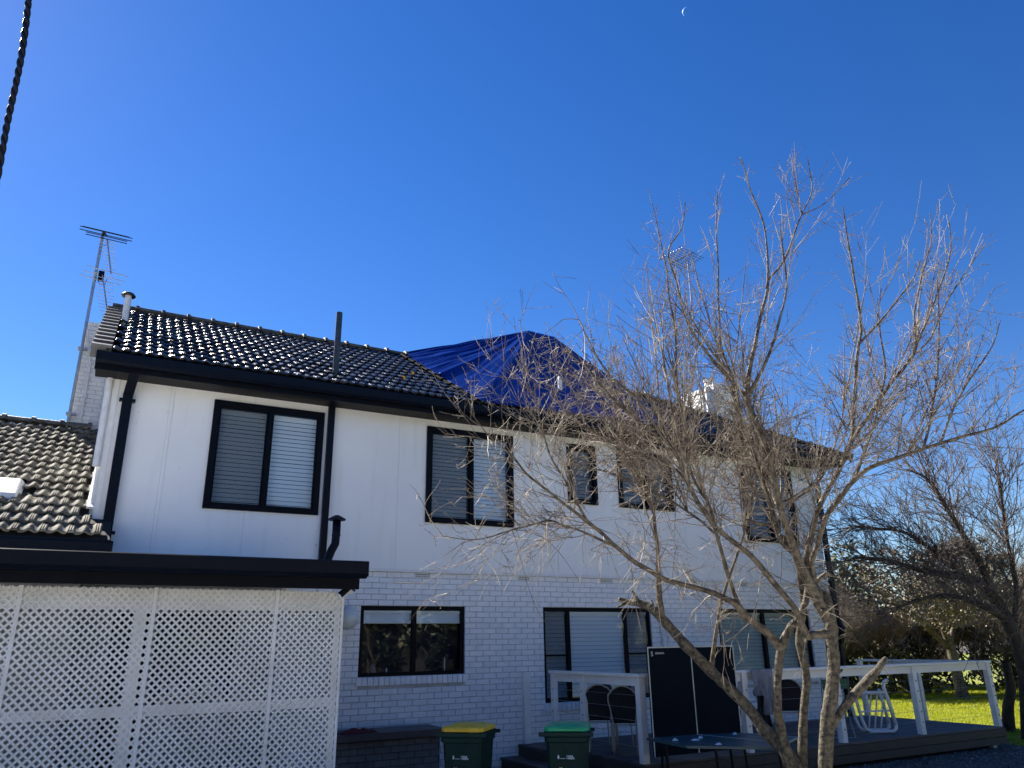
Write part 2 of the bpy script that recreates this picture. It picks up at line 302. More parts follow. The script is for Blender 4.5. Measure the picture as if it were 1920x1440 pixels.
LIMBS_LIMB = [[(6.004,5.035,1.926,0.079),(5.833,4.992,2.12,0.066),(5.623,4.942,2.385,0.058),(5.5,4.879,2.563,0.048),(5.353,4.839,2.868,0.041),(5.205,4.754,3.292,0.036),(5.085,4.749,3.625,0.034),(5.013,4.747,3.885,0.032),(5.014,4.571,4.33,0.022),(5.028,4.465,4.583,0.019),(5.044,4.363,4.822,0.017),(5.019,4.301,5.169,0.012),(4.997,4.279,5.409,0.011),(4.849,4.247,5.696,0.009),(4.735,4.202,5.968,0.005)],[(5.613,4.921,2.453,0.039),(5.476,4.991,2.618,0.034),(5.383,4.977,2.936,0.029),(5.332,4.986,3.137,0.027),(5.26,4.963,3.297,0.025),(5.199,4.976,3.502,0.02),(5.167,4.996,3.648,0.02),(5.071,4.953,4.045,0.015),(4.953,4.939,4.399,0.015),(4.888,4.851,4.712,0.013),(4.787,4.677,5.299,0.01),(4.73,4.593,5.592,0.008),(4.713,4.523,5.794,0.005)],[(5.949,5.011,2.066,0.049),(5.878,5.038,2.247,0.042),(5.81,5.024,2.379,0.04),(5.791,4.983,2.51,0.04),(5.8,4.912,2.677,0.037),(5.819,4.825,2.873,0.035),(5.886,4.704,3.091,0.032),(5.944,4.607,3.258,0.03),(6.006,4.486,3.481,0.027),(6.02,4.423,3.775,0.025),(5.975,4.238,4.311,0.02),(6.013,4.191,4.533,0.018),(5.937,4.113,4.992,0.013),(5.876,4.07,5.338,0.01),(5.785,3.999,5.647,0.005)],[(5.894,5.037,2.228,0.035),(5.798,4.958,2.411,0.032),(5.78,4.848,2.562,0.032),(5.773,4.696,2.806,0.031),(5.842,4.528,2.987,0.031),(5.899,4.458,3.086,0.029),(5.977,4.315,3.191,0.026),(6.196,4.1,3.283,0.021),(6.363,3.86,3.357,0.019),(6.626,3.563,3.443,0.014),(6.821,3.408,3.57,0.011),(6.993,3.268,3.688,0.007)],[(6.01,5.023,1.795,0.058),(5.776,5.033,1.788,0.048),(5.679,5.025,1.789,0.041),(5.523,4.968,1.996,0.035),(5.369,4.986,2.163,0.033),(5.178,4.961,2.34,0.032),(5.005,4.945,2.465,0.03),(4.889,4.972,2.559,0.028),(4.708,5.015,2.699,0.028),(4.571,4.98,2.824,0.025),(4.398,4.94,3.013,0.023),(4.267,4.912,3.266,0.021),(4.107,4.927,3.451,0.018),(3.831,4.858,3.701,0.016),(3.59,4.909,3.905,0.011),(3.386,4.866,4.145,0.007),(3.255,4.817,4.296,0.004)],[(5.621,5.28,1.678,0.054),(5.456,5.262,1.799,0.051),(5.216,5.273,1.951,0.048),(5.124,5.281,2.057,0.041),(4.932,5.295,2.134,0.033),(4.694,5.338,2.201,0.031),(4.419,5.347,2.251,0.03),(4.188,5.317,2.341,0.028),(4.051,5.36,2.421,0.025),(3.853,5.308,2.52,0.023),(3.742,5.328,2.624,0.02),(3.551,5.278,2.709,0.02),(3.266,5.252,2.863,0.015),(2.981,5.222,3.028,0.013),(2.785,5.152,3.169,0.008),(2.575,5.156,3.299,0.006),(2.396,5.123,3.477,0.004)],[(3.879,5.301,2.502,0.018),(3.536,5.318,2.625,0.013),(3.38,5.383,2.678,0.011),(3.213,5.345,2.699,0.011),(2.917,5.415,2.622,0.009),(2.619,5.49,2.536,0.006),(2.391,5.601,2.568,0.004)],[(5.153,5.275,2.034,0.031),(5.111,5.322,2.279,0.027),(5.053,5.321,2.516,0.025),(5.016,5.332,2.69,0.022),(4.964,5.326,2.933,0.02),(4.894,5.363,3.09,0.018),(4.791,5.346,3.276,0.018),(4.681,5.256,3.656,0.015),(4.567,5.17,4.037,0.015),(4.48,5.024,4.53,0.013),(4.384,4.962,4.82,0.01),(4.314,4.887,5.11,0.008),(4.123,4.78,5.647,0.005)],[(5.027,4.754,3.848,0.024),(4.833,4.748,3.976,0.019),(4.519,4.744,4.268,0.017),(4.384,4.74,4.465,0.014),(4.228,4.682,4.83,0.012),(4.14,4.632,5.081,0.01),(4.213,4.518,5.27,0.007),(4.209,4.433,5.492,0.005)],[(5.029,4.747,3.861,0.022),(5.064,4.493,4.155,0.017),(5.071,4.3,4.483,0.014),(5.086,4.199,4.721,0.012),(4.987,4.096,4.968,0.009),(4.914,4.031,5.237,0.005)],[(5.036,4.38,4.79,0.015),(5.05,4.343,4.863,0.013),(5.142,4.23,5.027,0.012),(5.205,4.081,5.32,0.01),(5.228,4.029,5.421,0.009),(5.272,3.917,5.645,0.007),(5.202,3.85,5.913,0.005)],[(5.229,4.03,5.416,0.007),(5.32,3.843,5.46,0.006),(5.482,3.671,5.674,0.005)],[(5.229,4.03,5.416,0.007),(5.141,3.982,5.661,0.006),(5.087,3.937,5.85,0.005)],[(6.006,4.486,3.481,0.025),(6.038,4.262,3.702,0.022),(6.156,4.103,3.944,0.019),(6.253,3.99,4.098,0.019),(6.318,3.891,4.263,0.017),(6.26,3.805,4.562,0.012),(6.273,3.661,4.911,0.01),(6.297,3.544,5.177,0.007),(6.256,3.471,5.422,0.005)],[(6.318,3.891,4.263,0.012),(6.297,3.681,4.519,0.012),(6.355,3.526,4.835,0.01),(6.375,3.434,5.043,0.007),(6.327,3.368,5.28,0.005)],[(6.28,3.956,4.148,0.012),(6.313,3.77,4.27,0.01),(6.28,3.61,4.419,0.009),(6.33,3.518,4.584,0.009),(6.426,3.381,4.801,0.007),(6.542,3.228,5.031,0.005)],[(5.978,4.222,4.349,0.015),(6.159,4.101,4.559,0.013),(6.288,3.953,4.76,0.01),(6.374,3.844,4.919,0.008),(6.426,3.744,5.103,0.005)],[(6.277,3.978,3.327,0.016),(6.342,3.859,3.695,0.014),(6.331,3.748,3.995,0.012),(6.272,3.605,4.442,0.009),(6.211,3.51,4.769,0.005)],[(6.348,3.87,3.353,0.014),(6.322,3.641,3.665,0.011),(6.443,3.47,3.936,0.009),(6.526,3.357,4.107,0.007),(6.555,3.257,4.323,0.005)],[(5.016,6.212,1.979,0.053),(4.97,6.165,2.165,0.042),(4.891,6.041,2.436,0.029),(4.811,5.939,2.654,0.024),(4.671,5.785,2.935,0.023),(4.49,5.675,3.16,0.02),(4.276,5.594,3.356,0.015),(4.084,5.467,3.639,0.01),(3.998,5.404,3.92,0.005)],[(5.416,5.992,1.526,0.034),(5.406,5.85,1.903,0.021),(5.41,5.777,2.084,0.021),(5.393,5.67,2.227,0.021),(5.425,5.571,2.436,0.018),(5.472,5.432,2.727,0.015),(5.497,5.305,3.018,0.013),(5.393,5.208,3.409,0.01),(5.244,5.136,3.8,0.008),(5.149,5.034,4.191,0.005)],[(5.571,5.05,2.644,0.022),(5.532,5.143,2.767,0.02),(5.42,5.197,2.783,0.018),(5.327,5.234,2.818,0.015)],[(5.884,5.039,2.238,0.03),(5.944,4.981,2.302,0.027),(5.976,4.957,2.32,0.022),(6.026,4.937,2.301,0.017)],[(5.467,4.994,2.622,0.019),(5.682,5.13,2.9,0.018),(5.898,5.07,3.06,0.015),(6.039,4.947,3.179,0.013),(6.112,4.803,3.445,0.01),(6.152,4.649,3.785,0.008),(6.154,4.534,4.077,0.005)],[(5.374,4.805,2.927,0.014),(5.329,4.577,2.956,0.012),(5.374,4.398,3.044,0.011),(5.372,4.238,3.151,0.009),(5.557,3.912,3.418,0.007),(5.69,3.676,3.836,0.004)],[(4.135,4.944,3.368,0.014),(3.947,4.977,3.544,0.014),(3.719,5.031,3.721,0.011),(3.478,5.059,3.985,0.009),(3.297,5.105,4.118,0.005)],[(4.386,4.936,3.039,0.016),(4.266,5.052,3.216,0.014),(4.109,5.213,3.331,0.012),(3.854,5.407,3.496,0.01),(3.523,5.496,3.728,0.007),(3.307,5.488,4.049,0.005)],[(3.551,5.278,2.709,0.013),(3.346,5.261,3.036,0.011),(3.197,5.259,3.248,0.009),(3.075,5.21,3.544,0.007),(2.985,5.126,3.881,0.004)],[(4.721,5.032,2.637,0.016),(4.626,5.242,2.849,0.014),(4.523,5.469,3.025,0.012),(4.301,5.645,3.19,0.01),(4.079,5.839,3.311,0.008),(3.81,6.075,3.387,0.005)],[(5.9,4.461,3.077,0.019),(6.123,4.466,3.371,0.017),(6.344,4.456,3.705,0.015),(6.457,4.333,4.169,0.013),(6.354,4.236,4.56,0.01),(6.287,4.158,4.852,0.005)]]
LIMBS_DARK = [[(16.814,10.095,-0.317,0.184),(16.687,9.904,0.347,0.14),(16.673,9.752,0.755,0.119),(16.501,9.644,1.267,0.108)],[(16.814,10.095,-0.317,0.13),(16.411,9.988,0.207,0.075),(16.214,9.876,0.767,0.064),(15.836,9.599,1.382,0.053)],[(15.7,9.16,-0.38,0.109),(15.506,8.826,0.742,0.129),(15.347,8.656,1.398,0.148),(15.038,8.584,2.009,0.148),(14.707,8.579,2.481,0.129),(14.41,8.647,2.719,0.109),(14.048,8.805,2.818,0.089),(13.511,9.056,2.92,0.064),(12.873,9.325,3.117,0.044),(12.344,9.59,3.173,0.025)],[(14.707,8.579,2.481,0.089),(14.456,8.513,2.998,0.079),(14.124,8.508,3.469,0.064),(13.793,8.503,3.941,0.049),(13.361,8.516,4.508,0.035),(12.984,8.645,4.701,0.02)],[(14.988,8.593,2.056,0.099),(14.131,8.388,2.23,0.072),(13.684,8.557,2.418,0.062),(13.18,8.827,2.426,0.043),(12.703,9.153,2.254,0.029)],[(14.229,8.726,2.768,0.069),(13.731,8.829,3.196,0.054),(13.152,8.993,3.579,0.04),(12.615,9.244,3.681,0.025),(12.173,9.463,3.735,0.015)],[(15.146,8.581,1.867,0.069),(15.078,8.326,2.614,0.054),(14.835,8.164,3.364,0.04),(14.65,8.007,4.02,0.03),(14.451,7.822,4.769,0.02)]]
# ------------------------------------------------------------------ ground
GZ = -0.10
def plane(name, x0, y0, x1, y1, z, m, kind='structure'):
    o = part(name, MB(), m); me = o.data; me.clear_geometry()
    me.from_pydata([(x0, y0, z), (x1, y0, z), (x1, y1, z), (x0, y1, z)], [], [(0, 1, 2, 3)]); o['kind'] = kind; return o
plane('ground', -600, -600, 900, 900, GZ, M['mulch'])
plane('paving', -30, -22, 5.6, 8.6, GZ + .004, M['paving'])
plane('bounce_paving', 5.6, -22, 14.5, 4.9, GZ + .004, M['paving'])  # unseen bright paving added to bounce sunlight onto the shaded front wall
plane('lawn', 14.9, -30, 90, 70, GZ + .004, M['lawn'])

# ------------------------------------------------------------------ house
WY = 11.723          # front wall plane
X0, X1 = -.12, 14.12
BACK = 18.2
SLOPE = math.tan(R(30))
EY, EZ, RY = 11.20, 5.655, 14.95
RZ = EZ + (RY - EY) * SLOPE
house = thing('house', 'two storey white house with black window frames and a black tiled roof', 'house', (7.0, 14.9, GZ))
part('core_wall', MB().box((X0+.03, WY+.30, GZ), (X1-.03, BACK-.02, 5.50)), M['dark'], house)
part('side_wall', MB().box((X0, WY+.03, GZ), (X0+.025, BACK, 5.62)), M['clad'], house)
part('gable_wall', MB().prism([(WY, 5.55), (BACK, 5.55), (RY, RZ-.12)], 'x', X0, X0+.03), M['clad'], house)
part('side_wall', MB().box((X1-.025, WY+.03, GZ), (X1, BACK, 5.62)), M['clad'], house)
part('rear_wall', MB().box((X0+.03, BACK-.02, GZ), (X1-.03, BACK, 5.62)), M['clad'], house)
# openings: x0, x1, z0, z1
UP = [(1.223, 2.895, 3.666, 5.309), (4.669, 6.329, 3.666, 5.309), (7.484, 8.13, 4.181, 5.309), (8.632, 9.958, 4.181, 5.309), (11.849, 13.355, 3.70, 5.309)]
LOW = [(3.664, 5.42, 1.310, 2.340), (6.90, 9.215, .810, 2.340), (10.86, 13.40, 1.05, 2.340)]
PORCH = [(.30, .74, .25, 2.21), (.82, 1.86, .95, 2.22)]
def rects_minus(r, holes):
    out = [r]
    for hx0, hx1, hz0, hz1 in holes:
        nxt = []
        for x0, x1, z0, z1 in out:
            if hx0 >= x1 or hx1 <= x0 or hz0 >= z1 or hz1 <= z0: nxt.append((x0, x1, z0, z1)); continue
            if hx0 > x0: nxt.append((x0, hx0, z0, z1))
            if hx1 < x1: nxt.append((hx1, x1, z0, z1))
            a, b = max(x0, hx0), min(x1, hx1)
            if hz0 > z0: nxt.append((a, b, z0, hz0))
            if hz1 < z1: nxt.append((a, b, hz1, z1))
        out = nxt
    return out
seams = [X0, .64, 1.84, 3.04, 4.205, 5.38, 6.61, 7.84, 9.04, 10.24, 11.44, 12.64, 13.6, X1]
for i in range(len(seams)-1):
    mb = MB()
    for k, (a, b, c, d) in enumerate(rects_minus((seams[i]+(.0255 if i else 0), seams[i+1]-.0255, 2.905, 5.60), UP)):
        mb.box((a, WY-.024, c), (b, WY+.02, d))
    part('cladding_panel', mb, M['clad'], house)
for x in seams[1:-1]:
    for a, b, c, d in rects_minus((x-.024, x+.024, 2.905, 5.59), UP):
        if b - a > .03: part('cover_strip', MB().box((a, WY-.031, c), (b, WY-.0245, d)), M['clad'], house)
part('corner_trim', MB().box((X0-.012, WY-.034, 2.90), (X0+.05, WY-.0245, 5.6)), M['white'], house)
part('corner_trim', MB().box((X0-.030, WY-.034, 2.90), (X0-.0125, WY+.10, 5.6)), M['trim'], house)
part('band_strip', MB().box((X0, WY-.036, 2.868), (X1, WY+.01, 2.903)), M['white'], house)
part('band_strip', MB().box((X0, WY-.046, 2.855), (X1, WY-.0365, 2.885)), M['white'], house)

# brickwork: backing in the colour of the joints, every brick proud of it
CH, BL = .086, .240
mb = MB()
for a, b, c, d in rects_minus((X0, X1, GZ, 2.866), LOW + PORCH): mb.box((a, WY+.008, c), (b, WY+.09, d))
bw = part('brick_wall', mb, M['mortar'], house)
vents = [(4.64, 2.84), (6.53, 2.84), (8.239, 2.84), (9.9, 2.84), (11.6, 2.84)]
pieces = []
ALLH = [(a-.0, b+.0, c-.118, d) for a, b, c, d in LOW] + PORCH
for k in range(-6, 29):
    z1 = 2.34 - CH*k; z0 = z1 - CH
    if z0 < GZ - .05: continue
    z0 += .005; z1 -= .005; ph = 3.70 + (0 if k % 2 else BL/2)
    n0 = int(math.floor((X0-ph)/BL)); n1 = int(math.ceil((X1-ph)/BL))
    blocks = [(a, b) for a, b, c, d in ALLH if not (z1 <= c+.01 or z0 >= d-.01)]
    if k == -6: blocks += [(vx-.125, vx+.125) for vx, _ in vents]
    for n in range(n0, n1+1):
        iv = [(max(ph+n*BL+.005, X0), min(ph+(n+1)*BL-.005, X1))]
        for a, b in blocks:
            iv2 = []
            for s, e in iv:
                if b <= s or a >= e: iv2.append((s, e)); continue
                if a > s: iv2.append((s, a-.001))
                if b < e: iv2.append((b+.001, e))
            iv = iv2
        for s, e in iv:
            if e - s > .02: pieces.append((s, e, z0, z1))
def visible_score(p):
    s, e, z0, z1 = p; u, v, wd = px_size(((s+e)/2, WY, (z0+z1)/2))
    if u < 650 or v > 1460 or u > 1600: return 1e9 + wd
    if 1205 < u < 1380 and v > 1213: return 1e6 + wd
    if u < 830 and v > 1370: return 1e6 + wd
    return wd + (0 if e - s > .15 else 3)
pieces.sort(key=visible_score)
cache = {}
def brick_mesh(L, hgt, m, nm='brick'):
    key = (round(L, 2), round(hgt, 3), m.name)
    if key not in cache:
        L = key[0]; c = .004; y0, y1, yb = -.006, -.002, .006; h = hgt/2; l = L/2
        v = [(-l, yb, -h), (l, yb, -h), (l, yb, h), (-l, yb, h), (-l, y1, -h), (l, y1, -h), (l, y1, h), (-l, y1, h),
             (-l+c, y0, -h+c), (l-c, y0, -h+c), (l-c, y0, h-c), (-l+c, y0, h-c)]
        f = [(0, 1, 5, 4), (1, 2, 6, 5), (2, 3, 7, 6), (3, 0, 4, 7), (4, 5, 9, 8), (5, 6, 10, 9), (6, 7, 11, 10), (7, 4, 8, 11), (8, 9, 10, 11)]
        q = MB(); q.v = v; q.f = f; cache[key] = q.mesh(nm, m)
    return cache[key]
BRN = 280
for s, e, z0, z1 in pieces[:BRN]:
    inst('brick', brick_mesh(e-s, z1-z0, M['brick']), bw, ((s+e)/2, WY + rng.uniform(-.0015, .0015), (z0+z1)/2), (rng.uniform(-.004, .004), 0, rng.uniform(-.004, .004)))
V = []; F = []
for s, e, z0, z1 in pieces[BRN:]:
    me = brick_mesh(e-s, z1-z0, M['brick']); k = len(V); dy = rng.uniform(-.0015, .0015)
    V += [(v.co.x + (s+e)/2, v.co.y + WY + dy, v.co.z + (z0+z1)/2) for v in me.vertices]; F += [tuple(k+i for i in p.vertices) for p in me.polygons]
q = MB(); q.v = V; q.f = F; o = part('brick_course', q, M['brick'], bw, kind='stuff')
def rowlock(x0, x1, ztop):
    n = int(round((x1-x0+.06)/.0862)); wd = (x1-x0+.06)/n
    for i in range(n):
        a = x0-.03+i*wd
        me = MB().hexa([(-wd/2+.005, -.045, -.060), (wd/2-.005, -.045, -.060), (wd/2-.005, .05, -.060), (-wd/2+.005, .05, -.060),
                        (-wd/2+.005, -.045, .050), (wd/2-.005, -.045, .050), (wd/2-.005, .05, .058), (-wd/2+.005, .05, .058)])
        key = ('row', round(wd, 3))
        if key not in cache: cache[key] = me.mesh('sill_brick', M['brick'])
        inst('sill_brick', cache[key], bw, (a+wd/2, WY+.0 + rng.uniform(-.002, .002), ztop-.06))
for a, b, c, d in LOW: rowlock(a, b, c)
for vx, vz in vents:
    mb = MB().box((vx-.118, WY-.004, 2.778), (vx+.118, WY+.006, 2.850)); v = part('air_vent', mb, M['white'], house)
    mb = MB()
    for i in range(7):
        for j in range(2): mb.box((vx-.098+i*.03, WY-.0065, 2.792+j*.028), (vx-.082+i*.03, WY-.0041, 2.808+j*.028))
    part('vent_hole', mb, M['dark'], v)

# windows
slat_cache = {}
def slat_mesh(L, m, tilt):
    key = (round(L, 3), m.name, tilt)
    if key not in slat_cache:
        t = R(tilt); hw = .0325; mbb = MB(); pts = []
        for s in (-1, -.4, .4, 1):
            y = s*hw*math.cos(t); z = s*hw*math.sin(t) + .004*(1-s*s); pts.append((y, z))
        poly = pts + [(y, z-.0012) for y, z in reversed(pts)]
        mbb.prism(poly, 'x', -L/2, L/2); slat_cache[key] = mbb.mesh('slat', m)
    return slat_cache[key]
def window(x0, x1, z0, z1, mull, fw=.085, proud=.045, upper=True, blinds=None, depth=.10, screens=(), mw=.05, mid=None, sash=.03, slat_m='blind', gap=.066, label=None):
    yf = WY - (.024 if upper else -.03) - (proud if upper else 0.0); yb = yf + (.06 if upper else .05)
    wd = part('window', MB().box((x0+.02, WY+.26, z0+.02), (x1-.02, WY+.28, z1-.02)), M['dark'], house, label=label)
    fr = MB()
    fr.box((x0, yf, z1-fw), (x1, yb, z1)); fr.box((x0, yf, z0), (x1, yb, z0+fw*.8))
    fr.box((x0, yf, z0+fw*.8), (x0+fw, yb, z1-fw)); fr.box((x1-fw, yf, z0+fw*.8), (x1, yb, z1-fw))
    part('frame', fr, M['black'], wd, bevel=.004)
    # reveal lining
    rv = MB(); yr0, yr1 = yb - .001, WY+.255
    rv.box((x0+.002, yr0+.002, z0+.002), (x0+.03, yr1, z1-.002)); rv.box((x1-.03, yr0+.002, z0+.002), (x1-.002, yr1, z1-.002))
    rv.box((x0+.031, yr0+.002, z0+.002), (x1-.031, yr1, z0+.03)); rv.box((x0+.031, yr0+.002, z1-.03), (x1-.031, yr1, z1-.002))
    part('reveal', rv, M['black'], wd)
    xs = [x0+fw] + list(mull) + [x1-fw]; yg = yf + .035
    for i, mx in enumerate(mull): part('mullion', MB().box((mx-mw/2, yf+.004, z0+fw*.8), (mx+mw/2, yb-.002, z1-fw)), M['black'], wd)
    for i in range(len(xs)-1):
        a = xs[i] + (mw/2 if i else 0); b = xs[i+1] - (mw/2 if i < len(xs)-2 else 0); c = z0+fw*.8; d = z1-fw
        s = sash; yo = (0 if i % 2 else .012) - (0 if upper else .022)
        sb = MB().box((a, yg+yo-.008, c), (a+s, yg+yo+.014, d)).box((b-s, yg+yo-.008, c), (b, yg+yo+.014, d)).box((a+s, yg+yo-.008, c), (b-s, yg+yo+.014, c+s)).box((a+s, yg+yo-.008, d-s), (b-s, yg+yo+.014, d))
        if mid and i in mid: sb.box((a+s, yg+yo-.006, mid[i]-.012), (b-s, yg+yo+.012, mid[i]+.012))
        part('sash', sb, M['black'], wd)
        part('pane', MB().box((a+s, yg+yo, c+s), (b-s, yg+yo+.005, d-s)), M['glass'], wd)
        if i in screens: part('fly_screen', MB().box((a+s, yg+yo-.006, c+s), (b-s, yg+yo-.0045, d-s)), M['screen'], wd)
        if blinds:
            top = d - .02; bot = blinds.get(i, c + .02) if isinstance(blinds, dict) else c+.02
            L = b - a - .01; z = top - .05; me = slat_mesh(L, M[slat_m], 70 if upper else 77)
            part('head_rail', MB().box(((a+b)/2-L/2, WY+.06, top-.04), ((a+b)/2+L/2, WY+.11, top)), M[slat_m], wd)
            while z > bot:
                inst('slat', me, wd, ((a+b)/2, WY+(.085 if upper else .100), z), (rng.uniform(-.05, .05), rng.uniform(-.0008, .0008), 0)); z -= gap
            if isinstance(blinds, dict) and i in blinds:
                part('bottom_rail', MB().box(((a+b)/2-L/2, WY+.06, bot-.02), ((a+b)/2+L/2, WY+.11, bot)), M[slat_m], wd)
    return wd
window(*UP[0], [2.06], blinds=True, screens=(0,))
window(*UP[1], [5.50], blinds=True, screens=(0,))
window(*UP[2], [], blinds=True, screens=(0,))
window(*UP[3], [9.30], blinds=True, screens=(0, 1))
window(*UP[4], [12.62], blinds=True, screens=(0,))
lw1 = window(*LOW[0], [4.55], fw=.05, upper=False, blinds={0: 2.34-.23, 1: 2.34-.23}, sash=.018, gap=.022)
window(*LOW[1], [7.42, 8.66], fw=.05, upper=False, blinds=True, screens=(0, 2), mid={0: 1.55, 2: 1.55}, sash=.012, mw=.055, gap=.069)
window(*LOW[2], [12.10, 13.05], fw=.05, upper=False, blinds=True, slat_m='blindold', sash=.02, mw=.06, gap=.070)
# room behind the dining window
rm = part('room', MB().box((3.2, 14.4, .4), (6.0, 14.42, 2.8)).box((3.2, WY+.3, .4), (6.0, 14.4, .42)), M['room'], house)
house_core = bpy.data.objects['core_wall']
me = house_core.data; me.clear_geometry()
mb = MB()
for a, b, c, d in rects_minus((X0+.03, X1-.03, GZ, 5.50), [(3.4, 5.7, .9, 2.6)]): mb.box((a, WY+.30, c), (b, WY+.34, d))
off = WL['house']; me.from_pydata([(x-off.x, y-off.y, z-off.z) for x, y, z in mb.v], [], mb.f)

# eaves, fascia, gutter
part('soffit', MB().box((X0-.28, 11.27, 5.432), (14.5, WY-.03, 5.445)), M['black'], house)
part('fascia', MB().box((X0-.29, 11.245, 5.405), (14.52, 11.268, 5.60)), M['black'], house)
part('gutter', MB().prism([(11.243, 5.475), (11.16, 5.475), (11.115, 5.51), (11.115, 5.625), (11.13, 5.64), (11.145, 5.63), (11.13, 5.52), (11.175, 5.49), (11.243, 5.49)], 'x', X0-.29, 14.55), M['blackmetal'], house)
# roof planes
roof = part('roof', MB().hexa([(X0-.2, EY, EZ-.06), (14.45, EY, EZ-.06), (11.75, RY, RZ-.06), (X0-.2, RY, RZ-.06), (X0-.2, EY, EZ-.02), (14.45, EY, EZ-.02), (11.75, RY, RZ-.02), (X0-.2, RY, RZ-.02)]), M['roofbase'], house)
BE = 2*RY - EY
part('rear_slope', MB().hexa([(X0-.2, RY, RZ-.06), (11.75, RY, RZ-.06), (14.45, BE, EZ-.06), (X0-.2, BE, EZ-.06), (X0-.2, RY, RZ-.02), (11.75, RY, RZ-.02), (14.45, BE, EZ-.02), (X0-.2, BE, EZ-.02)]), M['tile'], roof)
q = MB(); q.v = [(14.45, EY, EZ-.04), (14.45, BE, EZ-.04), (11.75, RY, RZ-.04), (14.45, EY, EZ-.09), (14.45, BE, EZ-.09), (11.75, RY, RZ-.09)]; q.f = [(0, 1, 2), (3, 5, 4), (0, 3, 4, 1)]
part('hip_slope', q, M['tile'], roof)
TW, TG = .30, .333
def tile_mesh(m, name='roof_tile', roll=.030):
    # interlocking tile: pan, rounded roll, pan, ribbed side lock
    prof = [(0, .002), (.03, 0), (.055, .004), (.075, roll*.55), (.095, roll*.92), (.108, roll), (.122, roll*.86), (.14, roll*.45), (.165, .004), (.19, 0), (.207, roll*.35), (.220, roll*.78),
            (.226, roll*.80), (.231, roll*.62), (.240, roll*.62), (.244, roll*.84), (.252, roll*.84), (.256, roll*.66), (.265, roll*.66), (.270, roll*.84), (.282, roll*.80), (.297, .004)]
    q = MB(); k = len(prof)
    for v, h in ((0, .050), (.02, .054), (.40, .008)):
        for u, z in prof: q.v.append((u-.15, v, z+h-(.006 if v == 0 else 0)))
    for u, z in prof: q.v.append((u-.15, 0, z+.044))
    for u, z in prof: q.v.append((u-.15, .004, z+.022))
    for i in range(k-1):
        for r_ in (0, 1): q.f.append((r_*k+i, r_*k+i+1, (r_+1)*k+i+1, (r_+1)*k+i))
        q.f.append((4*k+i, 4*k+i+1, 3*k+i+1, 3*k+i))
    return q.mesh(name, m, smooth=True)
def lay_tiles(parent, me, x0, x1, ey, ez, rows, keep, nmax, name='roof_tile', kindname='roof_tile_field', P=30):
    L = []
    for r in range(rows):
        s = r*TG; y = ey + s*math.cos(R(P)); z = ez + s*math.sin(R(P)); n = int((x1-x0)/TW)+1
        for i in range(n):
            x = x0 + (i+.5+(.5 if r % 2 else 0))*TW
            if keep(x, y): L.append((x, y, z))
    def sc(p):
        u, v, wd = px_size(p); return wd if -30 < u < 1950 and v < 1450 else 1e6+wd
    L.sort(key=sc)
    for x, y, z in L[:nmax]:
        inst(name, me, parent, (x + rng.uniform(-.003, .003), y, z + rng.uniform(-.003, .004)), (R(P) + rng.uniform(-.022, .022), rng.uniform(-.025, .025), rng.uniform(-.012, .012)))
    vv = np.array([v.co[:] for v in me.vertices]); ff = np.array([p.vertices[:] for p in me.polygons]); V = []; F = []; k = 0
    c, s_ = math.cos(R(30)), math.sin(R(30))
    for x, y, z in L[nmax:]:
        a = R(P)+rng.uniform(-.022, .022); c, s_ = math.cos(a), math.sin(a)
        Q = np.stack([vv[:, 0]+x+rng.uniform(-.003, .003), vv[:, 1]*c-vv[:, 2]*s_+y, vv[:, 1]*s_+vv[:, 2]*c+z], 1); V.append(Q); F.append(ff+k); k += len(vv)
    if V: raw_part(kindname, np.concatenate(V), np.concatenate(F), me.materials[0], parent, kind='stuff', smooth=True)
hipx = lambda y: 14.45 - (y-EY)*(14.45-11.75)/(RY-EY)
TL = lambda y: 5.42 - .03*(y-EY)
def keep_main(x, y):
    if x + .15 > hipx(y) + .02: return False
    if TL(y) + .25 < x < 9.6 + (y-EY)*.61: return False
    return True
tm = tile_mesh(M['tile'])
lay_tiles(roof, tm, X0-.18, 14.45, EY, EZ, 13, keep_main, 150)
# verge tiles up the gable edge
vm = MB().hexa([(-.13, 0, -.12), (.12, 0, -.12), (.12, .36, -.16), (-.13, .36, -.16), (-.13, 0, .075), (.12, 0, .075), (.12, .36, .035), (-.13, .36, .035)]).mesh('verge_tile', M['ridge'])
vm.materials.clear(); vm.materials.append(object_random(mat('verge_tile_grey', (.06, .065, .07), .4, var=(.10, .10, .10), vscale=6), .1))
for r in range(13):
    s = r*TG; inst('verge_tile', vm, roof, (X0-.24, EY + s*math.cos(R(30)), EZ + s*math.sin(R(30)) + .02), (R(30), 0, 0))
def ridge_cap_mesh(L, name='ridge_cap', r=.13):
    q = MB(); n = 8
    for t, rr in ((0, r*1.0), (L*.86, r*.95), (L*.87, r*1.28), (L, r*1.28)):
        for j in range(n+1):
            a = math.pi*j/n; q.v.append((t, rr*math.cos(a)*1.05, rr*math.sin(a)*.72))
    for i in range(3):
        for j in range(n): a = i*(n+1)+j; q.f.append((a, a+1, a+n+2, a+n+1))
    q.f.append(tuple(3*(n+1)+j for j in range(n+1))); q.f.append(tuple(reversed(range(n+1))))
    return q.mesh(name, M['ridge'], smooth=False)
rc = ridge_cap_mesh(.45)
ec = ridge_cap_mesh(.45, 'edge_cap', .07); ec.materials.clear(); ec.materials.append(mat('black_edge_tile', (.004, .005, .006), .8, var=(.010, .010, .010), vscale=8, bump=.5, bscale=25, spec=.03))
x = X0-.3
while x < 5.0: inst('ridge_cap', rc, roof, (x, RY, RZ+.02)); x += .45
x = 11.6
while x < 11.65: inst('ridge_cap', rc, roof, (x, RY, RZ+.02)); x += .45
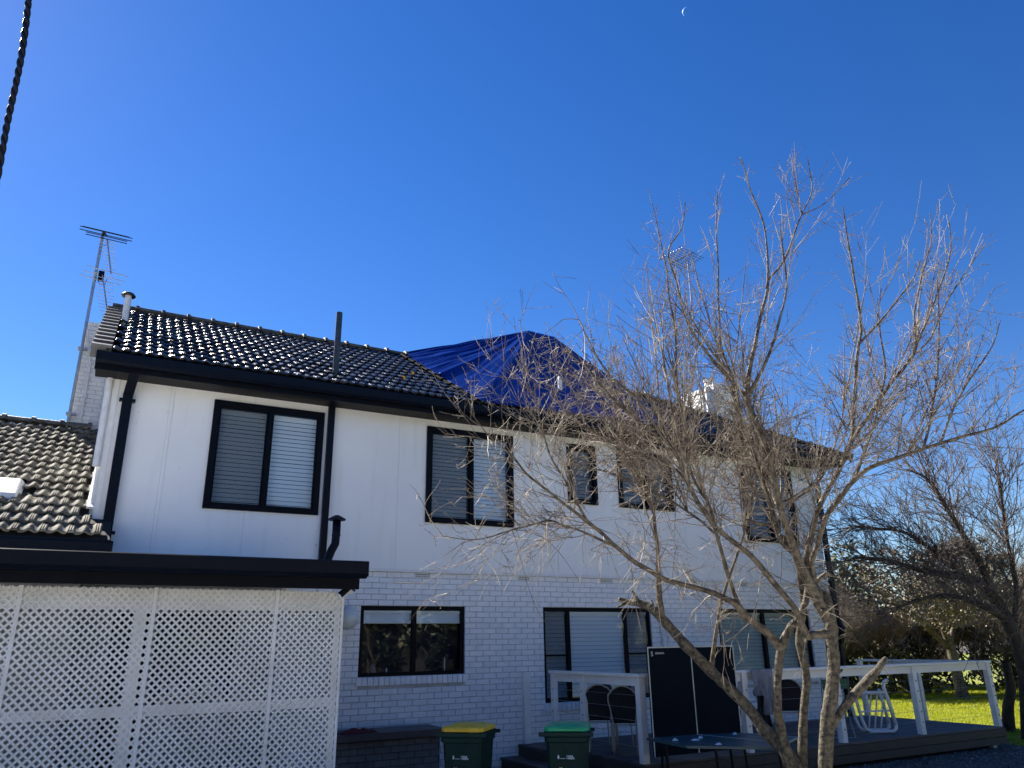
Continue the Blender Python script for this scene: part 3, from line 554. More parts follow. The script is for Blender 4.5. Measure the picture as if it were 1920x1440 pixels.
a = Vector((11.75, RY, RZ+.02)); b = Vector((14.5, EY-.05, EZ+.0)); d = b-a; n = int(d.length/.45)
rot = Vector((1, 0, 0)).rotation_difference(d).to_euler()
for i in range(n+1): inst('hip_cap', rc, roof, a + d*(i*.45/d.length), rot)
# cut edge of the tiles beside the tarpaulin, ridge-capped
a = Vector((5.42, EY+.05, EZ+.06)); b = Vector((5.25, RY-.15, RZ-.02)); d = b-a; n = int(d.length/.40)
rot = Vector((1, 0, 0)).rotation_difference(-d).to_euler()
for i in range(n): inst('edge_cap', ec, roof, a + d*((i+1)*.40/d.length), rot)

# chimneys
def brick_block(parent, x0, x1, y0, y1, z0, z1, m, mm, name='chimney', faces='fl', nm='brick'):
    ch = part(name, MB().box((x0, y0, z0), (x1, y1, z1)), mm, parent)
    k = 0; z = z1 - .086
    V = MB()
    while z > z0:
        off_ = 0 if k % 2 else .12
        x = x0 - off_
        while x < x1:
            a, b = max(x+.005, x0), min(x+.235, x1)
            if b-a > .03: V.box((a, y0-.010, z+.005), (b, y0+.002, z+.081))
            x += .24
        y = y0 - off_
        while y < y1:
            a, b = max(y+.005, y0), min(y+.235, y1)
            if b-a > .03: V.box((x0-.010, a, z+.005), (x0+.002, b, z+.081))
            y += .24
        z -= .086; k += 1
    part('brick_course', V, m, ch, kind='stuff')
    return ch
M['chb'] = mat('chimney_brick_paint', (.78, .78, .78), .6, var=(.66, .67, .68), vscale=4, bump=.3, bscale=50)
ch = brick_block(house, -.845, -.15, 15.8, 16.6, 3.0, 7.82, M['chb'], M['mortar'])
part('cowl', MB().lathe([(.13, 0), (.13, .20), (.15, .20), (.15, .24), (0, .24)], (-.42, 16.1, 7.82), 14), M['galv'], ch)
part('conduit', MB().bar((-.66, 15.775, 4.2), (-.66, 15.775, 6.95), .05, .04).bar((-.66, 15.775, 6.95), (-.80, 15.775, 7.55), .05, .04), M['pipewhite'], ch)
part('conduit', MB().bar((-.34, 15.778, 4.6), (-.34, 15.778, 7.0), .045, .04), M['pipewhite'], ch)
ch2 = brick_block(house, 14.2, 15.0, 14.55, 15.95, 4.5, 8.42, M['brick'], M['mortar'])
ch2z = 8.42
part('flue_shaft', MB().box((14.05, 14.75, 6.5), (14.19, 14.95, 8.36)), M['white'], ch2)
part('chimney_pot', MB().lathe([(.16, 0), (.14, .2), (.17, .2), (.17, .26), (0, .26)], (14.45, 15.0, 8.42), 12), M['white'], ch2)
# pipes on the walls and on the roof
def vpipe(name, x, y, z0, z1, r, m, parent=house, clips=(), label=None):
    p = part(name, MB().tube([(x, y, z0), (x, y, z1)], r, 14), m, parent, smooth=False, label=label)
    for z in clips: part('clip', MB().box((x-r-.03, y-.01, z-.02), (x+r+.03, y+r+.02, z+.02)), m, p)
    return p
def rect_pipe(x, y, z0, z1, wx=.10, wy=.06, clips=(), m='blackmetal', top=None):
    mb = MB().box((x-wx/2, y-wy/2, z0), (x+wx/2, y+wy/2, z1))
    if top: mb.bar((x, y, z1), top, wx, wy, up=(0, 1, 0))
    p = part('downpipe', mb, M[m], house)
    for z in clips: part('clip', MB().box((x-wx/2-.04, y-wy/2-.006, z-.018), (x+wx/2+.04, y+wy/2+.004, z+.018)), M[m], p)
rect_pipe(.055, WY-.085, 3.12, 5.20, .13, .08, clips=(3.25, 5.12), top=(.10, 11.26, 5.47))
rect_pipe(3.0, 11.655, 2.9, 5.43, .10, .07)
rect_pipe(14.17, WY-.06, 2.2, 5.10, .10, .08, clips=(4.2, 3.1), top=(14.1, 11.28, 5.47))
rect_pipe(14.17, WY-.06, -.05, 1.65, .10, .08, clips=(.9,))
part('elbow', MB().bar((14.17, WY-.06, 2.2), (14.19, WY-.14, 1.92), .10, .08, up=(1, 0, 0)).bar((14.19, WY-.14, 1.92), (14.17, WY-.06, 1.65), .10, .08, up=(1, 0, 0)), M['blackmetal'], house)
vpipe('white_downpipe', -.20, WY-.02, 4.15, 5.45, .05, M['pipewhite'], label='round white pipe on the gable side')
vpipe('white_downpipe', -.165, WY+.10, 3.3, 5.5, .03, M['pipewhite'])
vpipe('roof_pipe', 3.06, 11.80, 5.80, 7.16, .052, M['greypipe'], label='tall dark grey pipe above the gutter')
vp = vpipe('vent_pipe', -.17, 13.6, 6.9, 7.58, .056, M['pipewhite'], label='white pipe with mushroom cap')
part('cap', MB().lathe([(.0, .075), (.04, .07), (.09, .04), (.118, .0), (.113, -.01), (.05, 0)], (-.17, 13.6, 7.56), 18), M['greypipe'], vp, smooth=True)
part('timber_post', MB().box((6.455, WY-.075, .20), (6.575, WY-.008, 1.30)).box((6.503, WY-.079, 1.20), (6.513, WY-.0755, 1.21)), M['white'], house)
vpipe('white_downpipe', 9.45, WY-.05, .24, 2.30, .045, M['pipewhite'])
part('sensor_box', MB().box((7.98, WY-.075, 3.50), (8.06, WY-.03, 3.60)), M['white'], house)

# ------------------------------------------------------------------ single storey wing at the left
wing = thing('single_storey_wing', 'low wing with weathered brown tiled roof left of the white house', 'outbuilding', (-3.0, 15.0, GZ))
WEY, WEZ, WRY = 11.02, 3.10, 15.74
WSL = math.tan(R(28.3)); WRZ = WEZ + (WRY-WEY)*WSL
part('wall', MB().box((-7, 11.45, GZ), (-.14, 19, 3.0)), M['clad'], wing)
wroof = part('roof', MB().hexa([(-7.2, WEY, WEZ-.06), (.10, WEY, WEZ-.06), (.10, 11.66, WEZ-.06+.64*WSL), (-7.2, 11.66, WEZ-.06+.64*WSL), (-7.2, WEY, WEZ-.02), (.10, WEY, WEZ-.02), (.10, 11.66, WEZ-.02+.64*WSL), (-7.2, 11.66, WEZ-.02+.64*WSL)])
    .hexa([(-7.2, 11.67, WEZ-.06+.65*WSL), (-.14, 11.67, WEZ-.06+.65*WSL), (-.14, WRY, WRZ-.06), (-7.2, WRY, WRZ-.06), (-7.2, 11.67, WEZ-.02+.65*WSL), (-.14, 11.67, WEZ-.02+.65*WSL), (-.14, WRY, WRZ-.02), (-7.2, WRY, WRZ-.02)])
    .hexa([(-7.2, WRY, WRZ-.06), (-.14, WRY, WRZ-.06), (-.14, 19.5, WEZ-.06), (-7.2, 19.5, WEZ-.06), (-7.2, WRY, WRZ-.02), (-.14, WRY, WRZ-.02), (-.14, 19.5, WEZ-.02), (-7.2, 19.5, WEZ-.02)]), M['roofbase'], wing)
wt = tile_mesh(M['wtile'], roll=.034)
sky_hole = lambda x, y: (-1.75 < x < -1.02 and 12.05 < y < 12.75)
lay_tiles(wroof, wt, -7.2+.0, .12, WEY, WEZ, 16, lambda x, y: (x < (-.03 if y < 11.4 else -.26)) and not sky_hole(x, y), 150, P=28.3)
rw = ridge_cap_mesh(.45)
x = -7.2
while x < -.6: inst('ridge_cap', rw, wroof, (x, WRY, WRZ+.03)); x += .45
part('skylight', MB().hexa([(-1.75, 12.0, 3.60), (-1.05, 12.0, 3.60), (-1.05, 12.75, 4.02), (-1.75, 12.75, 4.02), (-1.73, 12.02, 3.76), (-1.09, 12.02, 3.76), (-1.11, 12.62, 4.08), (-1.71, 12.62, 4.08)]), M['pipewhite'], wroof, bevel=.02)
part('gutter', MB().prism([(11.02, 2.86), (10.93, 2.86), (10.885, 2.90), (10.885, 3.03), (10.90, 3.045), (10.915, 3.03), (10.90, 2.90), (10.94, 2.875), (11.02, 2.875)], 'x', -7.2, .145).box((.139, 10.89, 2.87), (.147, 11.02, 3.05)).box((.05, 10.94, 2.88), (.137, 11.015, 3.06)), M['blackmetal'], wing)
part('fascia', MB().box((-7.2, 11.025, 2.80), (.12, 11.05, 3.06)), M['black'], wing)
part('flashing', MB().bar((-.19, 11.7, WEZ+.70*WSL+.10), (-.19, 15.0, WRZ-.3*WSL+.10), .09, .03), M['pipewhite'], wing)

# ------------------------------------------------------------------ patio cover
pc = thing('patio_cover', 'flat patio roof with deep black gutter above the lattice screen', 'patio roof', (0, 10, GZ))
PX = 2.64
part('roof_sheet', MB().hexa([(-7, 8.36, 2.56), (PX-.06, 8.36, 2.56), (PX-.06, 11.66, 2.80), (-7, 11.66, 2.80), (-7, 8.36, 2.60), (PX-.06, 8.36, 2.60), (PX-.06, 11.66, 2.84), (-7, 11.66, 2.84)]), M['white'], pc)
part('gutter', MB().prism([(8.365, 2.455), (8.29, 2.455), (8.235, 2.50), (8.235, 2.625), (8.25, 2.635), (8.26, 2.62), (8.25, 2.51), (8.295, 2.475), (8.365, 2.475)], 'x', -7, PX).box((PX-.001, 8.24, 2.475), (PX+.006, 8.365, 2.632)), M['blackmetal'], pc)
part('beam', MB().box((-7, 8.40, 2.345), (PX-.045, 8.45, 2.52)), M['black'], pc)
part('fascia', MB().hexa([(PX-.05, 8.45, 2.36), (PX-.03, 8.45, 2.36), (PX-.03, 11.66, 2.60), (PX-.05, 11.66, 2.60), (PX-.05, 8.45, 2.56), (PX-.03, 8.45, 2.56), (PX-.03, 11.66, 2.80), (PX-.05, 11.66, 2.80)]), M['black'], pc)
for x in (-1.75, -.46, .60, 1.75): part('rafter', MB().hexa([(x, 8.45, 2.40), (x+.05, 8.45, 2.40), (x+.05, 11.66, 2.66), (x, 11.66, 2.66), (x, 8.45, 2.55), (x+.05, 8.45, 2.55), (x+.05, 11.66, 2.79), (x, 11.66, 2.79)]), M['black'], pc)
part('soffit_lining', MB().hexa([(-.40, 8.75, 2.425), (.59, 8.75, 2.425), (.59, 11.6, 2.60), (-.40, 11.6, 2.60), (-.40, 8.75, 2.435), (.59, 8.75, 2.435), (.59, 11.6, 2.61), (-.40, 11.6, 2.61)]), M['trim'], pc)

# ------------------------------------------------------------------ lattice screen
lat = thing('lattice_screen', 'diamond lattice screen in off white timber under the patio roof', 'lattice screen', (0.3, 8.7, GZ))
LY = 8.70
def clip_strip(x0, x1, z0, z1, c, sgn):           # line  x*sgn + z = c ... clipped to the panel
    pts = []
    # sgn=+1: z = x + c ; sgn=-1: z = -x + c
    xa = max(x0, (z0-c)*sgn if sgn > 0 else (c-z1)); xb = min(x1, (z1-c) if sgn > 0 else (c-z0))
    if xb - xa < .03: return None
    return (xa, sgn*xa+c, xb, sgn*xb+c)
def lattice_panel(parent, x0, x1, z0, z1, y, joined=False, axis='x', pitch=.0755, wdt=.0205, th=.006, fixed=0.0):
    big = MB()
    for layer, sgn in ((0, 1), (1, -1)):
        if sgn > 0: lo, hi = z0-x1, z1-x0
        else: lo, hi = z0+x0, z1+x1
        c = math.floor(lo/pitch)*pitch + fixed
        while c < hi:
            r = clip_strip(x0, x1, z0, z1, c, sgn); c += pitch
            if r is None: continue
            xa, za, xb, zb = r; yy = y + layer*th*1.05; h = wdt/2*math.sqrt(2)
            mb = big if joined else MB()
            def P(u, z, dy): return (u, yy+dy, z) if axis == 'x' else (y + layer*th*1.05 + dy, u, z)
            mb.hexa([P(xa, za-h, 0), P(xb, zb-h, 0), P(xb, zb-h, th), P(xa, za-h, th), P(xa, za+h, 0), P(xb, zb+h, 0), P(xb, zb+h, th), P(xa, za+h, th)])
            if not joined: part('strip', mb, M['lattice'], parent)
    if joined: part('side_panel', big, M['lattice'], parent, kind='stuff')
panels = [(-1.75, -.605), (-.585, .560), (.582, 1.768), (1.792, 2.500)]
for a, b in panels: lattice_panel(lat, a, b, GZ+.02, 2.335, LY)
for x in (-1.76, -.595, .571, 1.780): part('batten', MB().box((x-.018, LY-.010, GZ), (x+.018, LY-.0005, 2.345)), M['lattice'], lat)
part('edge_trim', MB().box((2.492, LY-.006, GZ), (2.520, LY+.055, 2.30)), M['lattice'], lat)
mb = MB()
for i in range(26): mb.box((2.5205, LY+.02, .2+i*.08), (2.5225, LY+.03, .225+i*.08))
part('perforation', mb, M['dark'], lat)
for a, b in ((.405, .515), (2.42, 2.49), (-1.9, -1.8)): part('post', MB().box((a, LY+.016, GZ), (b, LY+.10, 2.33)), M['trim'], lat)
part('header', MB().box((-3, LY+.016, 2.13), (.404, LY+.06, 2.335)), M['trim'], lat)
part('header', MB().box((.516, LY+.016, 2.13), (2.419, LY+.06, 2.335)), M['trim'], lat)
part('rail', MB().box((-3, LY+.016, 1.14), (.404, LY+.06, 1.235)), M['trim'], lat)
part('rail', MB().box((.516, LY+.016, 1.135), (2.419, LY+.06, 1.235)), M['trim'], lat)
lattice_panel(lat, 8.80, 11.60, GZ+.02, 2.33, 2.50, joined=True, axis='y')
# porch wall seen through it
for a, b, c, d in PORCH:
    wd = part('window', MB().box((a+.01, WY+.12, c), (b-.01, WY+.14, d)), M['dark'], house)
    part('pane', MB().box((a+.02, WY+.06, c+.02), (b-.02, WY+.065, d-.02)), M['glass'], wd)
    part('frame', MB().box((a, WY+.03, c), (a+.03, WY+.08, d)).box((b-.03, WY+.03, c), (b, WY+.08, d)).box((a+.031, WY+.03, d-.03), (b-.031, WY+.08, d)).box((a+.031, WY+.03, c), (b-.031, WY+.08, c+.03)), M['black'], wd)
part('porch_wall', MB().box((-5, 11.40, GZ), (-.14, 11.44, 2.75)), M['greywall'], wing)
mb = MB()
for a, b, c, d in rects_minus((-.11, 2.46, GZ, 2.74), PORCH): mb.box((a, WY-.022, c), (b, WY-.010, d))
part('porch_shade_panel', mb, M['greywall'], house)  # grey sheet over the white bricks stands in for porch shade
pot = thing('shelf_rack', 'white shelf rack standing in the porch behind the lattice', 'shelf', (1.2, 11.2, GZ))
for z in (.3, .75, 1.2): part('shelf', MB().box((.95, 10.95, z), (1.65, 11.25, z+.025)), M['pipewhite'], pot)
for x, y in ((.95, 10.95), (1.62, 10.95), (.95, 11.22), (1.62, 11.22)): part('upright', MB().box((x, y, GZ), (x+.03, y+.03, 1.3)), M['pipewhite'], pot)
for i, (x, z, r_) in enumerate([(1.08, 1.225, .07), (1.30, 1.225, .05), (1.5, 1.225, .08), (1.1, .775, .08), (1.45, .775, .06)]):
    tag(part('pot', MB().lathe([(0, 0), (r_*.7, 0), (r_, r_*1.6), (r_*.92, r_*1.6), (0, r_*1.2)], (x, 11.1, z+.001), 12), M['disc']), ['left pale pot on the top shelf behind the lattice', 'small middle pot on the top shelf behind the lattice', 'right pale pot on the top shelf behind the lattice', 'left pot on the middle shelf behind the lattice', 'right pot on the middle shelf behind the lattice'][i], 'pot', 'pots on the porch shelf')
t = thing('wall_lamp', 'round frosted lamp on the brick wall behind the lattice edge', 'lamp', (3.40, 11.5, 2.15))
part('shade', MB().lathe([(0, -.17), (.06, -.16), (.12, -.11), (.155, -.04), (.16, .02), (.12, .11), (.06, .16), (0, .17)], (3.40, 11.47, 2.15), 20), M['disc'], t, smooth=True)
part('bracket', MB().box((3.36, 11.62, 2.11), (3.44, WY-.008, 2.19)), M['white'], t)
t = thing('floodlight', 'small black floodlight under the patio roof corner', 'floodlight', (2.46, 8.5, 2.34))
mb = MB().tube([(2.50, 8.46, 2.37), (2.40, 8.47, 2.28)], [.032, .036], 12); part('housing', mb, M['black'], t)
part('lens', MB().tube([(2.40, 8.47, 2.28), (2.385, 8.47, 2.267)], [.036, .040], 12), M['disc'], t)
part('arm', MB().bar((2.50, 8.46, 2.37), (2.57, 8.47, 2.33), .02, .015), M['black'], t)
part('junction_box', MB().box((2.46, 8.50, 2.30), (2.56, 8.56, 2.345)), M['trim'], t)
t = thing('flue_pipe', 'short black flue with cowl standing on the patio roof', 'flue', (2.60, 9.6, 2.7))
fx, fy = 2.62, 9.6
part('pipe', MB().tube([(fx-.075, fy, 2.66), (fx-.07, fy, 2.80), (fx-.04, fy, 2.89), (fx+.005, fy, 2.98), (fx+.01, fy, 3.10), (fx+.01, fy, 3.27)], .052, 14), M['blackmetal'], t, smooth=True)
part('cowl', MB().lathe([(0, .055), (.03, .05), (.11, .005), (.11, -.012), (.05, -.01)], (fx+.01, fy, 3.29), 16), M['blackmetal'], t)
part('seam_ring', MB().lathe([(.056, 0), (.058, .02), (.052, .022)], (fx+.01, fy, 3.08), 14), M['blackmetal'], t)
# ------------------------------------------------------------------ tarpaulin
def build_tarp():
    P1 = Vector((8.62, 15.0, 9.10)); P2 = Vector((9.36, 15.0, 9.07))
    ctrl = [((4.55, 15.35, 7.80), 0), ((5.20, 15.0, 7.84), 0), ((5.34, 13.9, 7.28), 0), ((5.40, 12.6, 6.54), 0), ((5.46, 11.25, 5.74), 0.0),
            ((6.6, 11.18, 5.73), .15), ((7.6, 11.18, 5.73), .4), ((8.6, 11.18, 5.73), .8), ((9.45, 11.18, 5.75), 1), ((10.5, 12.9, 6.78), 1), ((11.78, 14.95, 7.87), 1),
            ((12.0, 15.3, 7.7), 1), ((11.2, 18.4, 5.9), 1), ((8.5, 18.7, 5.9), .5), ((5.0, 18.4, 5.9), 0), ((4.55, 15.35, 7.80), 0)]
    B = []; sub = 26
    for i in range(len(ctrl)-1):
        a, s0 = ctrl[i]; b, s1 = ctrl[i+1]; a = Vector(a); b = Vector(b); L = (b-a).length; n = max(4, int(L/.05))
        for j in range(n): t = j/n; B.append((a.lerp(b, t), s0+(s1-s0)*t))
    B.append((Vector(ctrl[-1][0]), 0)); n = len(B); m = 44; V = []; UV = []
    acc = 0
    for i, (p, s) in enumerate(B):
        if i: acc += (p-B[i-1][0]).length
        ap = P1.lerp(P2, s)
        for j in range(m+1):
            t = j/m; q = p.lerp(ap, t)
            sag = -.05*math.sin(math.pi*t)
            # long folds that run up to the peak, stronger on the slack left side
            slack = 1.0 if acc < 2.6 else (.35 if acc < 13 else .6)
            wv = noise.noise(Vector((acc*2.6, t*1.1, 3.1)))*.10 + noise.noise(Vector((acc*7.5, t*2.2, 9.4)))*.045 + noise.noise(Vector((acc*1.5, t*6, 1.4)))*.05
            d = wv*slack*math.sin(math.pi*min(1, t*1.05+.03))**.6*(1-t*.55)
            cr = -.10*math.exp(-((acc-1.9)/.14)**2)*(1-t)*min(1, t*6) + .09*math.exp(-((acc-3.2)/.10)**2)*(1-t)
            q = q + Vector((-.35, -.45, .8))*(d+cr) + Vector((0, 0, sag))
            V.append(tuple(q)); UV.append((acc*.35, t))
    F = []
    for i in range(n-1):
        for j in range(m): a = i*(m+1)+j; F.append((a, a+m+1, a+m+2, a+1))
    o = raw_part('tarpaulin', V, F, M['tarp'], None, smooth=True)
    uv = o.data.uv_layers.new(name='uv'); li = np.zeros(len(o.data.loops), dtype=np.int32); o.data.loops.foreach_get('vertex_index', li)
    uv.data.foreach_set('uv', np.array(UV, dtype=np.float32)[li].ravel())
    md = o.modifiers.new('thickness', 'SOLIDIFY'); md.thickness = .004
    return o
tp = tag(build_tarp(), 'bright blue tarpaulin stretched over the middle of the roof', 'tarpaulin')
t = thing('vent_pipe', 'short white pipe standing in front of the blue tarpaulin', 'vent pipe', (7.72, 12.2, 6.1))
part('pipe', MB().tube([(7.72, 12.2, 6.0), (7.72, 12.2, 6.80), (7.72, 12.2, 6.84)], [.045, .045, .03], 12), M['pipewhite'], t)
WL[t.name]
# weeds and litter in the gutter by the tarp
V = []; F = []
for i in range(1500):
    x = 5.7 + 5.6*rng.random()**1.2; h = rng.uniform(.03, .16)*(1.2 if 6.3 < x < 8.2 else .5); y = rng.uniform(11.13, 11.22); z = 5.60; dx, dy = rng.uniform(-.07, .07, 2); k = len(V); wv = rng.uniform(.004, .012)
    V += [(x-wv, y, z), (x+wv, y, z), (x+dx, y+dy*.5, z+h)]; F.append((k, k+1, k+2))
tag(raw_part('gutter_weeds', V, F, M['ptwig'], None, kind='stuff'))
for i, (x, y) in enumerate([(4.35, 12.0), (4.72, 12.55)]):
    z = EZ + (y-EY)*SLOPE + .11
    q = MB()
    for k in range(5):
        a = k*1.3; c = Vector((x, y, z)); e = c + Vector((.07*math.cos(a), .05*math.sin(a), .03*math.sin(2*a)+.02)); s = Vector((-math.sin(a), math.cos(a), .2))*.025
        q.v += [tuple(c), tuple(c.lerp(e, .5)+s), tuple(e), tuple(c.lerp(e, .5)-s)]; n0 = len(q.v)-4; q.f.append((n0, n0+1, n0+2, n0+3))
    tag(part('fallen_leaf', q, M['gum']), ['clump of yellow leaves caught on the roof tiles left of the tarpaulin', 'yellow leaf clump on the tiles nearest the tarpaulin edge'][i], 'leaf', 'yellow leaves on the roof')

# ------------------------------------------------------------------ television antennas
def yagi(parent, name, base, direction, L, n, el_len, el_dir, r=.006, taper=.6, m='blackmetal'):
    d = Vector(direction).normalized(); e = Vector(el_dir).normalized(); b = Vector(base)
    bm = part(name, MB().bar(b, b+d*L, .02, .02), M[m], parent)
    for i in range(n):
        t = (i+.5)/n; l = el_len*(1-(1-taper)*t)/2; p = b+d*L*t
        part('element', MB().tube([p-e*l, p+e*l], r, 5), M[m], bm)
t = thing('television_antenna', 'tall grey mast with two antennas fixed to the left chimney', 'antenna', (-.82, 15.7, 5.5))
part('mast', MB().tube([(-.84, 15.7, 5.5), (-.83, 15.7, 9.74)], .030, 10), M['galv'], t)
for z in (5.9, 7.2): part('bracket', MB().box((-.90, 15.68, z), (-.74, 15.82, z+.04)), M['galv'], t)
el = Vector((.93, -.05, -.06)); 
top = Vector((-.81, 15.68, 9.74))
vh = part('wide_head', MB().bar(top+Vector((0, -.1, -.08)), top+Vector((.02, .35, .10)), .05, .04), M['blackmetal'], t)
for dz, dy, L, ofs in ((.12, .2, .92, .02), (-.02, -.05, 1.02, .04), (-.07, -.02, 1.02, .04), (-.14, -.1, .8, .06), (-.18, -.08, .8, .06)):
    c = top + Vector((ofs, dy, dz)); part('element', MB().tube([c-el*L/2, c+el*L/2], .009, 6), M['blackmetal'], vh)
yagi(t, 'upper_yagi', (-.74, 15.65, 9.58), (.22, -.2, -1.0), .85, 11, .30, (.9, 0, -.08), m='galv')
yagi(t, 'lower_yagi', (-.72, 15.62, 8.82), (.24, -.2, -1.0), 1.05, 13, .36, (.9, 0, -.08), m='galv', taper=.7)
part('element', MB().tube([(-1.05, 15.64, 8.80), (-.30, 15.64, 8.72)], .008, 5).tube([(-1.1, 15.64, 8.70), (-.36, 15.64, 8.63)], .008, 5).tube([(-1.0, 15.64, 8.92), (-.25, 15.64, 8.84)], .008, 5), M['galv'], t)
part('junction', MB().box((-.78, 15.6, 8.66), (-.68, 15.7, 8.85)), M['black'], t)
part('cable', MB().tube([(-.80, 15.66, 8.7), (-.72, 15.63, 8.56), (-.64, 15.63, 8.58), (-.62, 15.63, 8.7)], .006, 5).tube([(-.81, 15.66, 9.42), (-.72, 15.65, 9.46), (-.68, 15.65, 9.56)], .006, 5), M['black'], t)
t = thing('television_antenna', 'thin yagi antenna on a mast seen behind the bare tree', 'antenna', (14.1, 14.95, 7.0))
part('mast', MB().tube([(14.0, 14.95, 6.5), (14.05, 14.95, 12.35)], .022, 8), M['galv'], t)
yagi(t, 'boom_yagi', (13.30, 14.9, 12.0), (1.15, .1, .75), 1.3, 9, .85, (.95, 0, -.18), m='greypipe', taper=1.0, r=.009)

# ------------------------------------------------------------------ moon and cable
def moon():
    d = Vector((0.58472571, 0.57752834, 0.78794526)).normalized()*3000; r = 3000*.0048
    nrm = -d.normalized(); sun_side = (sd - nrm*sd.dot(nrm)).normalized(); other = nrm.cross(sun_side)
    n = 20; V = []; F = []; c = CAM + d
    for i in range(n+1):
        a = -math.pi/2 + math.pi*i/n; o = c + sun_side*r*math.cos(a) + other*r*math.sin(a); q = c + sun_side*r*.80*math.cos(a) + other*r*math.sin(a)
        b = nrm*r*.2*math.cos(a)
        V += [tuple(o), tuple(q+b), tuple(q)]
    for i in range(n):
        k = i*3; F += [(k, k+3, k+4, k+1), (k+1, k+4, k+5, k+2), (k+2, k+5, k+3, k)]
    m = bpy.data.materials.new('moonlight'); m.use_nodes = True; b = m.node_tree.nodes['Principled BSDF']; b.inputs['Base Color'].default_value = (0, 0, 0, 1)
    b.inputs['Emission Color'].default_value = (.22, .42, .95, 1); b.inputs['Emission Strength'].default_value = .55
    return raw_part('moon', V, F, m)
tag(moon(), 'pale crescent moon high in the blue sky', 'moon')
pts = [(-.298, 1.559, 3.09), (-.296, 1.575, 3.055), (-.2925, 1.601, 2.98), (-.2925, 1.626, 2.916), (-.297, 1.655, 2.852), (-.3005, 1.681, 2.788), (-.299, 1.710, 2.714), (-.305, 1.749, 2.607), (-.33, 1.79, 2.50)]
pts = [(-.305, 1.50, 3.30)] + pts
fine = []
for i in range(len(pts)-1):
    for j in range(12): t_ = j/12; fine.append(Vector(pts[i]).lerp(Vector(pts[i+1]), t_))
sm = [sum((fine[max(0, min(len(fine)-1, i+k))] for k in range(-8, 9)), Vector())/17 for i in range(len(fine))]
cabth = thing('overhead_cable', 'twisted dark cable hanging at the upper left corner', 'cable', (-.3, 1.6, 2.9))
for ph in (0, math.pi):
    sp = [p + Vector((math.cos(i*.9+ph)*.0022, math.sin(i*.9+ph)*.0022, 0)) for i, p in enumerate(sm)]
    part('strand', MB().tube(sp, .0047, 8), M['blackmetal'], cabth, smooth=True)

# ------------------------------------------------------------------ deck
deck = thing('deck', 'dark timber deck along the house wall', 'deck', (10.6, 10.2, GZ))
DX0, DX1, DY0, DY1, DZ = 6.68, 14.65, 8.84, 11.70, .23
y = DY0; n = 0
while y < DY1-.02:
    y1 = min(y+.135, DY1)
    part('board', MB().box((DX0, y, DZ-.03+rng.uniform(-.001, .001)), (DX1, y1-.006, DZ+rng.uniform(-.0015, .0015))), M['deck'], deck); y += .138
part('board', MB().box((6.36, 10.35, DZ-.03), (6.675, 11.70, DZ-.001)), M['deck'], deck)
for z0, z1 in ((.078, .196), (-.045, .070)):
    part('fascia_board', MB().box((DX0-.02, DY0-.025, z0), (DX1+.02, DY0-.002, z1)), M['fasciab'], deck)
    part('fascia_board', MB().box((DX1+.002, DY0, z0), (DX1+.022, DY1, z1)), M['fasciab'], deck)
    part('fascia_board', MB().box((DX0-.022, DY0, z0), (DX0-.002, 10.3, z1)), M['fasciab'], deck)
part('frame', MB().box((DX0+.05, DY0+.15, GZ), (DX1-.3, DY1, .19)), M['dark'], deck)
for x in (14.35,): part('stump', MB().box((x-.05, DY0+.03, GZ), (x+.05, DY0+.13, .07)), M['trim'], deck)
steps = thing('deck_steps', 'two dark timber steps up to the deck beside the wall', 'steps', (6.2, 11.0, GZ))
part('tread', MB().box((6.33, 10.33, DZ-.034), (6.70, 11.69, DZ-.0315)), M['deck'], steps)
part('tread', MB().box((6.02, 9.9, .035), (6.36, 11.69, .065)), M['deck'], steps)
part('riser', MB().box((6.36, 10.33, .065), (6.38, 11.69, DZ-.036)), M['fasciab'], steps)
part('riser', MB().box((6.05, 9.93, GZ), (6.07, 11.69, .034)), M['fasciab'], steps)
part('riser', MB().box((6.071, 9.93, GZ), (6.66, 9.95, .034)), M['fasciab'], steps)
part('riser', MB().box((6.381, 10.34, .066), (6.66, 10.36, DZ-.036)), M['fasciab'], steps)

rail = thing('balustrade', 'white timber balustrade with wire infill round the deck', 'balustrade', (10.6, 8.9, DZ))
RT = 1.335
def post(x, y, s=.09, z1=RT-.04): part('post', MB().box((x-s/2, y-s/2, DZ), (x+s/2, y+s/2, z1)), M['white'], rail, bevel=.004)
fx_ = [6.73, 8.60, 10.56, 12.47, 14.60]
for x in fx_: post(x, 8.90, .10)
for y in (10.3, 11.15): post(6.73, y, .085)
for y in (10.3, 11.6): post(14.60, y, .09)
part('top_rail', MB().box((6.66, 8.83, RT-.04), (14.67, 8.97, RT)), M['white'], rail, bevel=.004)
part('top_rail', MB().box((6.66, 8.972, RT-.04), (6.80, 11.2, RT)), M['white'], rail, bevel=.004)
part('top_rail', MB().box((14.53, 8.972, RT-.04), (14.67, 11.66, RT)), M['white'], rail, bevel=.004)
for a, b in zip(fx_[:-1], fx_[1:]): part('sub_rail', MB().box((a+.051, 8.885, RT-.155), (b-.051, 8.915, RT-.045)), M['white'], rail)
for x in (6.73, 14.60): part('sub_rail', MB().box((x-.015, 8.952, RT-.155), (x+.015, 10.255, RT-.045)).box((x-.015, 10.345, RT-.155), (x+.015, 11.10, RT-.045)), M['white'], rail)
